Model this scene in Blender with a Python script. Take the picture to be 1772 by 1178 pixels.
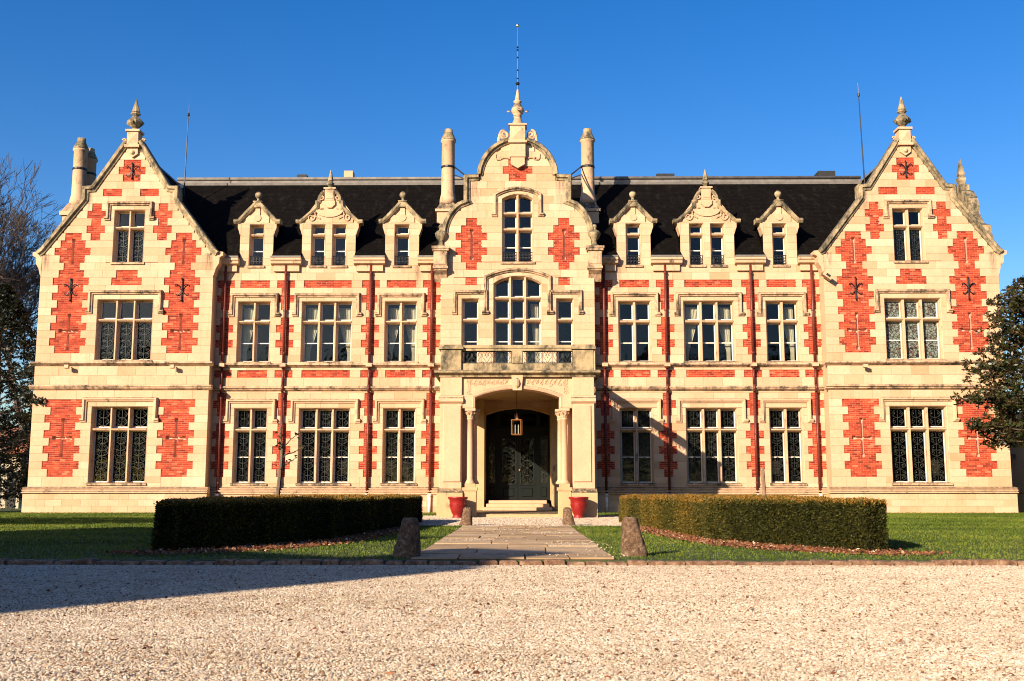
import bpy, math, random
import numpy as np
from mathutils import Vector, Matrix
R=math.radians
random.seed(7); rng=np.random.default_rng(7)
S=bpy.context.scene; COL=S.collection
for o in list(bpy.data.objects): bpy.data.objects.remove(o)

# ------------------------------------------------------------------ camera
cd=bpy.data.cameras.new('camera'); cam=bpy.data.objects.new('camera',cd); COL.objects.link(cam)
cd.sensor_width=36; cd.lens=37.54; cd.clip_start=.05; cd.clip_end=3000
cam.location=(.15,0,.98); cam.rotation_euler=(R(90+7.98),0,R(.5)); S.camera=cam
S.render.resolution_x=1024; S.render.resolution_y=681
# ------------------------------------------------------------------ sky, sun, exposure
SUN_AZ=36.; SUN_EL=21.5                     # degrees left of straight-behind, elevation
W=bpy.data.worlds.new('World'); S.world=W; W.use_nodes=True
wn=W.node_tree.nodes; wl=W.node_tree.links; wn.clear()
wo=wn.new('ShaderNodeOutputWorld'); bg=wn.new('ShaderNodeBackground'); sky=wn.new('ShaderNodeTexSky')
sky.sky_type='NISHITA'; sky.sun_disc=False; sky.sun_elevation=R(SUN_EL); sky.sun_rotation=R(180+SUN_AZ)
sky.altitude=50; sky.air_density=1.0; sky.dust_density=.8; sky.ozone_density=2.5
hsv=wn.new('ShaderNodeHueSaturation'); hsv.inputs['Saturation'].default_value=1.42; hsv.inputs['Hue'].default_value=.513; hsv.inputs['Value'].default_value=1.0
wl.new(sky.outputs[0],hsv.inputs['Color']); wl.new(hsv.outputs[0],bg.inputs[0]); bg.inputs[1].default_value=.087
wl.new(bg.outputs[0],wo.inputs[0])
sd=bpy.data.lights.new('sun','SUN'); sd.energy=5; sd.angle=R(.5); sd.color=(1,.82,.62)
sun=bpy.data.objects.new('sun',sd); COL.objects.link(sun)
az,el=R(SUN_AZ),R(SUN_EL)
SV=Vector((-math.sin(az)*math.cos(el),-math.cos(az)*math.cos(el),math.sin(el)))   # towards the sun
sun.rotation_euler=SV.to_track_quat('Z','Y').to_euler(); sun.location=(-30,-30,40)
S.view_settings.view_transform='Standard'; S.view_settings.look='None'; S.view_settings.exposure=.98; S.view_settings.gamma=1
S.view_settings.use_curve_mapping=False
S.render.engine='CYCLES'
S.cycles.pixel_filter_type='BLACKMAN_HARRIS'; S.cycles.filter_width=1.05
S.cycles.max_bounces=6; S.cycles.transparent_max_bounces=12; S.cycles.caustics_reflective=False; S.cycles.caustics_refractive=False

# ------------------------------------------------------------------ materials
def newmat(n):
    m=bpy.data.materials.new(n); m.use_nodes=True; t=m.node_tree; t.nodes.clear()
    o=t.nodes.new('ShaderNodeOutputMaterial'); b=t.nodes.new('ShaderNodeBsdfPrincipled'); t.links.new(b.outputs[0],o.inputs[0])
    return m,t,b,o
def N(t,k,**kw):
    n=t.nodes.new(k)
    for a,v in kw.items():
        if a.startswith('i_'): n.inputs[a[2:].replace('_',' ')].default_value=v
        else: setattr(n,a,v)
    return n
def ramp(t,src,stops):
    r=t.nodes.new('ShaderNodeValToRGB'); e=r.color_ramp.elements
    while len(e)<len(stops): e.new(.5)
    for q,(p,c) in zip(e,stops): q.position=p; q.color=(*c,1) if len(c)==3 else c
    t.links.new(src,r.inputs[0]); return r.outputs[0]
def noise(t,scale,detail=4,rough=.6,coord=None,vscale=None):
    n=N(t,'ShaderNodeTexNoise',i_Scale=scale,i_Detail=detail,i_Roughness=rough)
    if coord is None: coord=N(t,'ShaderNodeTexCoord').outputs['Object']
    if vscale:
        mp=N(t,'ShaderNodeMapping'); mp.inputs['Scale'].default_value=vscale; t.links.new(coord,mp.inputs[0]); coord=mp.outputs[0]
    t.links.new(coord,n.inputs['Vector']); return n.outputs['Fac']
def mix(t,fac,a,b,mode='MIX'):
    m=N(t,'ShaderNodeMix',data_type='RGBA',blend_type=mode)
    for sck,v in ((m.inputs[0],fac),(m.inputs[6],a),(m.inputs[7],b)):
        if isinstance(v,(int,float)): sck.default_value=v
        elif isinstance(v,tuple): sck.default_value=(*v,1) if len(v)==3 else v
        else: t.links.new(v,sck)
    return m.outputs[2]
def bump(t,b,h,strength=.3,dist=.01):
    n=N(t,'ShaderNodeBump',i_Strength=strength,i_Distance=dist); t.links.new(h,n.inputs['Height']); t.links.new(n.outputs[0],b.inputs['Normal'])
def tintattr(t): return N(t,'ShaderNodeAttribute',attribute_name='tint').outputs['Fac']
def geopos(t): return N(t,'ShaderNodeNewGeometry').outputs['Position']
MAT={}
def stone_mat(name,cols,stain=.0,rough=.85,moss=False):
    m,t,b,o=newmat(name); pos=geopos(t)
    c=ramp(t,tintattr(t),[(0,cols[0]),(.5,cols[1]),(1,cols[2])])
    n1=noise(t,.9,5,.65,pos); c=mix(t,.55,c,ramp(t,n1,[(.3,(.80,.77,.72)),(.7,(1.1,1.09,1.07))]),'MULTIPLY')
    n2=noise(t,9,6,.7,pos); c=mix(t,.45,c,ramp(t,n2,[(.35,(.84,.80,.75)),(.65,(1.06,1.06,1.06))]),'MULTIPLY')
    if name=='stone':
        sx=N(t,'ShaderNodeSeparateXYZ'); t.links.new(pos,sx.inputs[0]); ax=N(t,'ShaderNodeMath',operation='ABSOLUTE'); t.links.new(sx.outputs['X'],ax.inputs[0]); tot=None
        for xc,hw,z0,z1 in ((1.95,.30,13.0,14.9),(2.2,.14,12.9,14.5),(15.45,.16,12.9,14.4),(19.15,.16,12.9,14.4),(4.75,.25,5.4,6.4),(4.5,.18,9.5,11.0),(13.7,.22,10.2,11.4),(20.95,.22,10.2,11.4)):
            def M(op,p,q=None):
                m_=N(t,'ShaderNodeMath',operation=op,use_clamp=(op=='SUBTRACT' and q=='c'))
                for k,v in enumerate((p,) if q in(None,'c') else (p,q)):
                    if isinstance(v,(int,float)): m_.inputs[k].default_value=v
                    else: t.links.new(v,m_.inputs[k])
                return m_.outputs[0]
            dx=M('DIVIDE',M('ABSOLUTE',M('SUBTRACT',ax.outputs[0],xc)),hw); mr=N(t,'ShaderNodeMapRange'); t.links.new(dx,mr.inputs[0]); mr.inputs[1].default_value=1; mr.inputs[2].default_value=.2
            mz=N(t,'ShaderNodeMapRange'); t.links.new(sx.outputs['Z'],mz.inputs[0]); mz.inputs[1].default_value=z0; mz.inputs[2].default_value=z1
            ab=N(t,'ShaderNodeMath',operation='LESS_THAN'); t.links.new(sx.outputs['Z'],ab.inputs[0]); ab.inputs[1].default_value=z1
            v=M('MULTIPLY',M('MULTIPLY',mr.outputs[0],mz.outputs[0]),ab.outputs[0]); tot=v if tot is None else M('MAXIMUM',tot,v)
        st=noise(t,11,7,.75,pos,(1,1,.16)); f=M('MULTIPLY',tot,ramp(t,st,[(.40,(0,0,0)),(.58,(1,1,1))])); c=mix(t,f,c,(.10,.085,.055))
        wv=noise(t,6,6,.7,pos,(1,1,.10)); c=mix(t,.35,c,ramp(t,wv,[(.30,(.72,.66,.58)),(.46,(1,1,1))]),'MULTIPLY')
    if stain>0:
        n3=noise(t,2.2,8,.75,pos,(1,1,.6)); f=ramp(t,n3,[(.60-.28*stain,(0,0,0)),(.74-.2*stain,(1,1,1))])
        dark=(.055,.05,.036) if not moss else (.17,.15,.075)
        up=N(t,'ShaderNodeSeparateXYZ'); t.links.new(N(t,'ShaderNodeNewGeometry').outputs['True Normal'],up.inputs[0])
        n5=noise(t,5,8,.8,pos); g=ramp(t,n5,[(.33,(0,0,0)),(.55,(1,1,1))])
        mu=N(t,'ShaderNodeMath',operation='MULTIPLY'); t.links.new(ramp(t,up.outputs['Z'],[(.25,(0,0,0)),(.5,(1,1,1))]),mu.inputs[0]); t.links.new(g,mu.inputs[1])
        mx=N(t,'ShaderNodeMath',operation='MAXIMUM'); t.links.new(f,mx.inputs[0]); t.links.new(mu.outputs[0],mx.inputs[1])
        c=mix(t,mx.outputs[0],c,dark)
    t.links.new(c,b.inputs['Base Color']); b.inputs['Roughness'].default_value=rough; b.inputs['Specular IOR Level'].default_value=.25
    n4=noise(t,38,6,.7,pos); bump(t,b,n4,.25,.004)
    MAT[name]=m
SC=[(.49,.305,.175),(.59,.392,.245),(.65,.465,.315)]
stone_mat('stone',SC); stone_mat('mould',SC,.18); stone_mat('ledge',SC,.60); stone_mat('coping',[(.36,.28,.17),(.44,.34,.2),(.5,.4,.26)],.66)
stone_mat('mossy',[(.36,.27,.14),(.42,.32,.18),(.47,.38,.23)],.62)
stone_mat('plinth',[(.47,.30,.14),(.52,.36,.19),(.58,.43,.25)],.12)
def simple(name,col,rough=.6,metal=0,var=.25,scale=6,bmp=.2,spec=.4,col2=None):
    m,t,b,o=newmat(name); pos=geopos(t)
    n=noise(t,scale,5,.65,pos); lo=tuple(x*(1-var) for x in col); hi=tuple(min(1,x*(1+var)) for x in (col2 or col))
    t.links.new(ramp(t,n,[(.3,lo),(.7,hi)]),b.inputs['Base Color'])
    b.inputs['Roughness'].default_value=rough; b.inputs['Metallic'].default_value=metal; b.inputs['Specular IOR Level'].default_value=spec
    if bmp: bump(t,b,noise(t,scale*6,4,.6,pos),bmp,.005)
    MAT[name]=m; return m
def brickm():
    m,t,b,o=newmat('brick'); pos=geopos(t)
    c=ramp(t,tintattr(t),[(0,(.20,.020,.011)),(.3,(.34,.036,.017)),(.6,(.42,.056,.022)),(.85,(.48,.085,.034)),(1,(.56,.16,.08))])
    n=noise(t,1.3,6,.7,pos); c=mix(t,.8,c,ramp(t,n,[(.3,(.62,.58,.58)),(.7,(1.15,1.2,1.2))]),'MULTIPLY')
    t.links.new(c,b.inputs['Base Color']); b.inputs['Roughness'].default_value=.85; b.inputs['Specular IOR Level'].default_value=.2
    bump(t,b,noise(t,60,4,.6,pos),.4,.004); MAT['brick']=m
brickm()
simple('mortar',(.55,.27,.16),.9,var=.2)
def slatem():
    m,t,b,o=newmat('slate'); co=N(t,'ShaderNodeTexCoord').outputs['UV']
    br=N(t,'ShaderNodeTexBrick',i_Scale=1,i_Mortar_Size=.012,i_Brick_Width=.24,i_Row_Height=.14,i_Bias=0.0)
    br.inputs['Color1'].default_value=(.0045,.0038,.0034,1); br.inputs['Color2'].default_value=(.0075,.0062,.0055,1); br.inputs['Mortar'].default_value=(.0025,.0022,.002,1)
    t.links.new(co,br.inputs['Vector'])
    pos=geopos(t)
    f=ramp(t,noise(t,1.4,8,.8,pos,(2.5,1,.5)),[(.52,(0,0,0)),(.75,(1,1,1))])
    c=mix(t,f,br.outputs['Color'],(.018,.0155,.0125))
    t.links.new(c,b.inputs['Base Color']); b.inputs['Roughness'].default_value=.85; b.inputs['Specular IOR Level'].default_value=.03
    bump(t,b,br.outputs['Fac'],-.6,.02); MAT['slate']=m
slatem()
simple('lead',(.15,.135,.12),.6,0,.3,3); simple('wood_white',(.74,.68,.55),.5,0,.1); simple('iron',(.018,.018,.02),.45,.3,.3)
simple('iron_pale',(.035,.04,.036),.5,.2,.3)
simple('pipe',(.12,.022,.014),.45,0,.25); simple('pipe_white',(.75,.70,.62),.5); simple('door_green',(.003,.006,.005),.5,0,.2,bmp=0,spec=.2)
simple('pot_red',(.24,.010,.008),.42,0,.2,4,.1,.5); simple('copper',(.55,.25,.09),.35,.8,.2); simple('steel',(.4,.4,.42),.35,.8,.2)
simple('gold',(.9,.75,.4),.25,1,.1); simple('dark',(.02,.02,.02),.7,0,.2)
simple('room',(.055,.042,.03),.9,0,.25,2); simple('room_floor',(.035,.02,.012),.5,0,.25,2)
simple('bark',(.13,.09,.06),.9,0,.4,12,.6); simple('bark_bare',(.10,.075,.06),.9,0,.35,14,.5); simple('stake',(.24,.15,.09),.9,0,.3,14,.5)
simple('plaster',(.45,.38,.28),.9,0,.2,2); simple('tile_roof',(.30,.11,.06),.85,0,.3,5)
simple('curtain',(.72,.64,.48),.8,0,.08,5,0); simple('paper',(.7,.8,.85),.6,0,.05)
simple('lamp_glass',(.55,.5,.35),.1,0,.1)
def granitem():
    m,t,b,o=newmat('granite'); pos=geopos(t)
    c=ramp(t,noise(t,17,9,.85,pos),[(.36,(.04,.022,.012)),(.47,(.14,.075,.038)),(.56,(.25,.15,.085)),(.66,(.55,.46,.34))])
    t.links.new(c,b.inputs['Base Color']); b.inputs['Roughness'].default_value=.9
    bump(t,b,noise(t,16,9,.8,pos),1.0,.06); MAT['granite']=m
granitem()
def pathm():
    m,t,b,o=newmat('slab'); pos=geopos(t)
    c=ramp(t,tintattr(t),[(0,(.36,.24,.125)),(.5,(.46,.32,.18)),(1,(.54,.40,.24))])
    c=mix(t,.7,c,ramp(t,noise(t,2.2,8,.75,pos),[(.3,(.55,.5,.45)),(.7,(1.2,1.2,1.15))]),'MULTIPLY')
    t.links.new(c,b.inputs['Base Color']); b.inputs['Roughness'].default_value=.9; bump(t,b,noise(t,18,8,.75,pos),.8,.012); MAT['slab']=m
pathm()
def kerbm():
    m,t,b,o=newmat('kerb'); pos=geopos(t)
    c=ramp(t,noise(t,7,8,.75,pos),[(.32,(.05,.024,.012)),(.5,(.20,.105,.055)),(.68,(.42,.29,.18))])
    t.links.new(c,b.inputs['Base Color']); b.inputs['Roughness'].default_value=.9; bump(t,b,noise(t,22,8,.75,pos),.9,.015); MAT['kerb']=m
kerbm()
def pebblem():
    m,t,b,o=newmat('pebble')
    rnd=N(t,'ShaderNodeObjectInfo').outputs['Random']
    c=ramp(t,rnd,[(0,(.11,.045,.02)),(.05,(.25,.135,.065)),(.16,(.41,.315,.22)),(.5,(.485,.405,.30)),(.85,(.57,.50,.40)),(1,(.70,.63,.53))])
    pos=geopos(t); c=mix(t,.8,c,ramp(t,noise(t,.55,6,.65,pos,(.35,1.5,1)),[(.35,(.86,.83,.78)),(.62,(1.06,1.06,1.05))]),'MULTIPLY')
    c=mix(t,.6,c,ramp(t,noise(t,3.5,4,.6,pos),[(.3,(.78,.74,.68)),(.6,(1.05,1.05,1.05))]),'MULTIPLY')
    t.links.new(c,b.inputs['Base Color']); b.inputs['Roughness'].default_value=.75; b.inputs['Specular IOR Level'].default_value=.3; MAT['pebble']=m
    m,t,b,o=newmat('gravel'); pos=geopos(t)
    v=N(t,'ShaderNodeTexVoronoi',i_Scale=42.); t.links.new(pos,v.inputs['Vector'])
    c=ramp(t,v.outputs['Color'],[(0,(.25,.17,.10)),(.3,(.43,.345,.245)),(.6,(.52,.44,.33)),(1,(.59,.52,.42))])
    c=mix(t,1.0,c,ramp(t,v.outputs['Distance'],[(.3,(1,1,1)),(.75,(.5,.44,.38))]),'MULTIPLY')
    c=mix(t,.35,c,ramp(t,noise(t,.7,5,.6,pos),[(.3,(.7,.66,.6)),(.7,(1.1,1.1,1.1))]),'MULTIPLY')
    t.links.new(c,b.inputs['Base Color']); b.inputs['Roughness'].default_value=.9; bump(t,b,v.outputs['Distance'],-1,.02); MAT['gravel']=m
pebblem()
def groundm():
    m,t,b,o=newmat('lawn'); pos=geopos(t)
    c=ramp(t,noise(t,.5,7,.7,pos),[(.3,(.035,.055,.012)),(.5,(.062,.090,.018)),(.7,(.11,.12,.03))])
    c=mix(t,.5,c,ramp(t,noise(t,30,3,.6,pos),[(.3,(.5,.5,.5)),(.7,(1.2,1.2,1.2))]),'MULTIPLY')
    t.links.new(c,b.inputs['Base Color']); b.inputs['Roughness'].default_value=.95; bump(t,b,noise(t,40,4,.7,pos),.8,.03); MAT['lawn']=m
groundm()
def leafm(name,stops,rough=.5,spec=.4,trans=.0,back=None):
    m,t,b,o=newmat(name); c=ramp(t,tintattr(t),stops)
    pos=geopos(t); c=mix(t,.5,c,ramp(t,noise(t,1.1,4,.6,pos),[(.3,(.6,.6,.55)),(.7,(1.2,1.2,1.15))]),'MULTIPLY')
    if back:
        g=N(t,'ShaderNodeNewGeometry').outputs['Backfacing']; c=mix(t,g,c,back)
    t.links.new(c,b.inputs['Base Color']); b.inputs['Roughness'].default_value=rough; b.inputs['Specular IOR Level'].default_value=spec
    if trans:
        tr=N(t,'ShaderNodeBsdfTranslucent'); t.links.new(c,tr.inputs[0]); mx=N(t,'ShaderNodeMixShader',i_Fac=trans)
        t.links.new(b.outputs[0],mx.inputs[1]); t.links.new(tr.outputs[0],mx.inputs[2]); t.links.new(mx.outputs[0],o.inputs[0])
    MAT[name]=m
leafm('grass',[(0,(.035,.055,.010)),(.5,(.11,.165,.016)),(.85,(.19,.235,.026)),(1,(.30,.27,.06))],.6,.25,.3)
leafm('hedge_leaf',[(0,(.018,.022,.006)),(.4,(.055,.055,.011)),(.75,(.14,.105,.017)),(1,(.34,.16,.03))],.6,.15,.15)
leafm('magnolia_leaf',[(0,(.010,.018,.005)),(.5,(.026,.040,.009)),(.85,(.060,.064,.015)),(1,(.13,.065,.02))],.38,.3,.05,back=(.040,.026,.011))
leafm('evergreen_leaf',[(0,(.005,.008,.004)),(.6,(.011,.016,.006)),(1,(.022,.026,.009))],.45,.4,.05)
leafm('dry_leaf',[(0,(.10,.035,.016)),(.5,(.22,.085,.04)),(.85,(.34,.16,.085)),(1,(.62,.5,.38))],.8,.2,.1)
simple('mulch',(.15,.065,.035),.95,0,.4,14,.8)
def glassm():
    m=bpy.data.materials.new('glass'); m.use_nodes=True; t=m.node_tree; t.nodes.clear()
    o=N(t,'ShaderNodeOutputMaterial'); tr=N(t,'ShaderNodeBsdfTransparent'); tr.inputs[0].default_value=(.66,.70,.68,1)
    gl=N(t,'ShaderNodeBsdfGlossy'); gl.inputs['Roughness'].default_value=.03; gl.inputs[0].default_value=(.95,.97,1,1)
    fr=N(t,'ShaderNodeFresnel',i_IOR=1.42); bm=N(t,'ShaderNodeBump',i_Strength=.12,i_Distance=.05)
    t.links.new(noise(t,1.6,2,.5,geopos(t)),bm.inputs['Height']); t.links.new(bm.outputs[0],gl.inputs['Normal'])
    mx=N(t,'ShaderNodeMixShader'); t.links.new(fr.outputs[0],mx.inputs[0]); t.links.new(tr.outputs[0],mx.inputs[1]); t.links.new(gl.outputs[0],mx.inputs[2]); t.links.new(mx.outputs[0],o.inputs[0])
    MAT['glass']=m
glassm()
def stainedm():
    m,t,b,o=newmat('stained_glass'); pos=geopos(t)
    v=N(t,'ShaderNodeTexVoronoi',i_Scale=9.,feature='F1'); t.links.new(pos,v.inputs['Vector'])
    w=N(t,'ShaderNodeTexVoronoi',i_Scale=9.,feature='DISTANCE_TO_EDGE'); t.links.new(pos,w.inputs['Vector'])
    c=ramp(t,v.outputs['Color'],[(0,(.16,.05,.03)),(.35,(.12,.13,.10)),(.6,(.20,.22,.19)),(1,(.10,.15,.13))])
    c=mix(t,ramp(t,w.outputs['Distance'],[(.05,(0,0,0)),(.11,(1,1,1))]),(.02,.02,.02),c)
    t.links.new(c,b.inputs['Base Color']); b.inputs['Roughness'].default_value=.15; MAT['stained_glass']=m
stainedm()

# ------------------------------------------------------------------ mesh helpers
class MB:
    def __init__(s): s.v=[]; s.f=[]; s.t=[]; s.cur=.5
    def add(s,vs,fs,tint=None):
        b=len(s.v); s.v.extend(vs); tt=s.cur if tint is None else tint
        for q in fs: s.f.append(tuple(b+i for i in q)); s.t.append(tt)
        return s
    def box(s,x0,x1,y0,y1,z0,z1,tint=None):
        return s.add([(x0,y0,z0),(x1,y0,z0),(x1,y1,z0),(x0,y1,z0),(x0,y0,z1),(x1,y0,z1),(x1,y1,z1),(x0,y1,z1)],
          [(0,1,5,4),(1,2,6,5),(2,3,7,6),(3,0,4,7),(4,5,6,7),(3,2,1,0)],tint)
    def bbox(s,x0,x1,y0,y1,z0,z1,b=.015,tint=None):     # box with chamfered front (towards -y)
        vs=[]
        for (a,y) in ((0,y1),(0,y0+b),(b,y0)):
            vs+=[(x0+a,y,z0+a),(x1-a,y,z0+a),(x1-a,y,z1-a),(x0+a,y,z1-a)]
        fs=[(8,9,10,11),(3,2,1,0)]
        for k in (0,4):
            for i in range(4): j=(i+1)%4; fs.append((k+i,k+j,k+4+j,k+4+i))
        return s.add(vs,fs,tint)
    def prism(s,poly,y0,y1,tint=None):                  # polygon in XZ (counter-clockwise seen from the front)
        n=len(poly); vs=[(x,y0,z) for x,z in poly]+[(x,y1,z) for x,z in poly]
        return s.add(vs,[tuple(range(n)),tuple(range(2*n-1,n-1,-1))]+[(i+n,(i+1)%n+n,(i+1)%n,i) for i in range(n)],tint)
    def prismx(s,poly,x0,x1,tint=None):                 # polygon in YZ
        n=len(poly); vs=[(x0,y,z) for y,z in poly]+[(x1,y,z) for y,z in poly]
        return s.add(vs,[tuple(range(n-1,-1,-1)),tuple(range(n,2*n))]+[(i,(i+1)%n,(i+1)%n+n,i+n) for i in range(n)],tint)
    def prismz(s,poly,z0,z1,tint=None):
        n=len(poly); vs=[(x,y,z0) for x,y in poly]+[(x,y,z1) for x,y in poly]
        return s.add(vs,[tuple(range(n-1,-1,-1)),tuple(range(n,2*n))]+[(i,(i+1)%n,(i+1)%n+n,i+n) for i in range(n)],tint)
    def lathe(s,c,prof,n=12,rot=0,sx=1,sy=1,tint=None):  # prof [(r,z)]
        vs=[]; 
        for r,z in prof:
            for i in range(n):
                a=2*math.pi*i/n+rot; vs.append((c[0]+sx*r*math.cos(a),c[1]+sy*r*math.sin(a),c[2]+z))
        fs=[tuple(range(n-1,-1,-1)),tuple(range((len(prof)-1)*n,len(prof)*n))]
        for k in range(len(prof)-1):
            for i in range(n): j=(i+1)%n; fs.append((k*n+i,k*n+j,(k+1)*n+j,(k+1)*n+i))
        return s.add(vs,fs,tint)
    def tube(s,pts,r,n=5,tint=None):
        pts=[Vector(p) for p in pts]; m=len(pts); rs=r if isinstance(r,(list,tuple)) else [r]*m
        vs=[]; d0=None; u=None
        for i,p in enumerate(pts):
            d=(pts[min(i+1,m-1)]-pts[max(i-1,0)])
            d=d.normalized() if d.length>1e-9 else Vector((0,0,1))
            if u is None:
                u=d.orthogonal().normalized()
            else:
                u=(u-d*u.dot(d)); u=u.normalized() if u.length>1e-6 else d.orthogonal().normalized()
            w=d.cross(u)
            for k in range(n):
                a=2*math.pi*k/n; vs.append(tuple(p+(u*math.cos(a)+w*math.sin(a))*rs[i]))
        fs=[tuple(range(n-1,-1,-1)),tuple(range((m-1)*n,m*n))]
        for i in range(m-1):
            for k in range(n): j=(k+1)%n; fs.append((i*n+k,i*n+j,(i+1)*n+j,(i+1)*n+k))
        return s.add(vs,fs,tint)
    def sweep(s,path,prof,Y,tint=None):                 # path in XZ, prof [(outward, dy)] closed
        n=len(path); m=len(prof); vs=[]
        def nrm(a,b):
            dx,dz=b[0]-a[0],b[1]-a[1]; l=math.hypot(dx,dz) or 1; return (-dz/l,dx/l)
        for i,p in enumerate(path):
            n0=nrm(path[max(i-1,0)],path[max(i,1)]) if i>0 else nrm(path[0],path[1])
            n1=nrm(path[i],path[i+1]) if i<n-1 else n0
            mx,mz=n0[0]+n1[0],n0[1]+n1[1]; d=mx*n1[0]+mz*n1[1]
            if abs(d)<.15: mx,mz=n1; d=1
            for (o,dy) in prof: vs.append((p[0]+o*mx/d,Y+dy,p[1]+o*mz/d))
        fs=[tuple(range(m)),tuple(range(n*m-1,(n-1)*m-1,-1))]
        for i in range(n-1):
            for k in range(m): j=(k+1)%m; fs.append((i*m+k,(i+1)*m+k,(i+1)*m+j,i*m+j))
        return s.add(vs,fs,tint)
    def mesh(s,name):
        me=bpy.data.meshes.new(name); me.from_pydata(s.v,[],s.f)
        a=me.attributes.new('tint','FLOAT','FACE'); a.data.foreach_set('value',s.t); me.update(); return me
    def build(s,name,mat,parent=None,smooth=False,fix=True):
        me=s.mesh(name); return link(name,me,mat,parent,smooth,fix)
def fixn(me):
    import bmesh
    bm=bmesh.new(); bm.from_mesh(me); bmesh.ops.recalc_face_normals(bm,faces=bm.faces); bm.to_mesh(me); bm.free()
def link(name,me,mat,parent=None,smooth=False,fix=False):
    if fix: fixn(me)
    if mat: me.materials.append(MAT[mat])
    if smooth: me.polygons.foreach_set('use_smooth',[True]*len(me.polygons))
    o=bpy.data.objects.new(name,me); COL.objects.link(o)
    if parent: 
        o.parent=parent
        p=parent; off=Vector((0,0,0))
        while p: off+=p.location; p=p.parent
        o.location=-off
    return o
def inst(o,parent=None,dx=(0,0,0)):
    c=o.copy(); COL.objects.link(c); c.parent=parent; c.location=o.location+Vector(dx); return c
def tag(o,label=None,cat=None,group=None,kind=None):
    if label: o['label']=label
    if cat: o['category']=cat
    if group: o['group']=group
    if kind: o['kind']=kind
    return o
def empty(name,loc):
    o=bpy.data.objects.new(name,None); o.location=loc; o.empty_display_size=.2; COL.objects.link(o); return o
def part(name,mat,parent,fn,smooth=False,kind=None):
    m=MB(); fn(m); o=m.build(name,mat,parent,smooth)
    if kind: o['kind']=kind
    return o

# ------------------------------------------------------------------ planes and levels (metres)
YM=47.0; YP=46.3; YF=38.7        # main wall, pavilions and centre block, porch front
C=.3375; G0=1.55; CG=.335; F0=6.93
def grow(i): return G0+CG*i
def frow(i): return F0+C*i
PX=17.32; PH=3.84                # pavilion centre and half width
# ------------------------------------------------------------------ ground
def sheet(name,poly,z,mat,thick=0):
    m=MB()
    if thick: m.prismz(poly,z-thick,z)
    else: m.add([(x,y,z) for x,y in poly],[tuple(range(len(poly)))])
    o=m.build(name,mat); tag(o,kind='structure'); return o
sheet('ground',[(-1200,-1200),(1200,-1200),(1200,1500),(-1200,1500)],-.16,'lawn')
sheet('lawn',[(-90,15.32),(90,15.32),(90,120),(-90,120)],0,'lawn',.12)
sheet('gravel_drive',[(-60,-60),(60,-60),(60,15.2),(-60,15.2)],-.06,'gravel',.05)
fc=[(-3.5,29.6),(3.4,29.6),(3.4,34.2)]+[(3.4+6*(i/8),34.2+.15*i) for i in range(1,9)]+[(9.6,37.5),(9,38.4),(5,38.7),(4.4,40.2),(3.6,41.5)]
fc+=[(-3.4,41.5),(-3.9,40.6),(-4.3,39.6),(-5.2,38.9),(-9,38.6),(-9.6,37.5)]+[(-9.4+6*(i/8),35.4-.15*i) for i in range(0,9)]
sheet('gravel_forecourt',fc,.006,'gravel')
# path slabs
pr=sheet('path',[(-1.46,15.5),(1.50,15.5),(1.50,29.6),(-1.46,29.6)],.004,'mulch'); 
y=15.5; k=0
while y<29.4:
    h=random.uniform(.85,1.35); y1=min(y+h,29.58); xs=[-1.44]
    while xs[-1]<1.46:
        nx=xs[-1]+random.uniform(.6,1.15); xs.append(1.48 if nx>1.1 else nx)
    for a,b in zip(xs,xs[1:]):
        j=lambda: random.uniform(-.018,.018)
        m=MB(); m.cur=random.random(); zt=.026+random.uniform(-.007,.01)
        m.prismz([(a+.012+j()*.5,y+.014+j()),(b-.012+j()*.5,y+.014+j()),(b-.012+j()*.5,y1-.014+j()),(a+.012+j()*.5,y1-.014+j())],.0045,zt)
        m.build('paving_slab','slab',pr)
    y=y1
# kerb
kb=sheet('kerb',[(-30,15.17),(30,15.17),(30,15.34),(-30,15.34)],-.035,'mulch',.1)
x=-11.
while x<11:
    l=random.uniform(.24,.36); m=MB(); dz=random.uniform(-.022,.016); dy=random.uniform(-.025,.025); b=.02
    m.cur=random.random(); x0,x1=x+random.uniform(.006,.018),x+l-random.uniform(.006,.018); y0,y1=15.10+dy,15.36+dy; z0,z1=-.14,.008+dz
    vs=[(x0,y0,z0),(x1,y0,z0),(x1,y1,z0),(x0,y1,z0),(x0,y0,z1-b),(x1,y0,z1-b),(x1,y1,z1-b),(x0,y1,z1-b),(x0+b,y0+b,z1+random.uniform(-.006,.006)),(x1-b,y0+b,z1+random.uniform(-.006,.006)),(x1-b,y1-b,z1),(x0+b,y1-b,z1)]
    m.add(vs,[(0,1,5,4),(1,2,6,5),(2,3,7,6),(3,0,4,7),(4,5,9,8),(5,6,10,9),(6,7,11,10),(7,4,8,11),(8,9,10,11),(3,2,1,0)])
    m.build('kerb_stone','kerb',kb); x+=l

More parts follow.
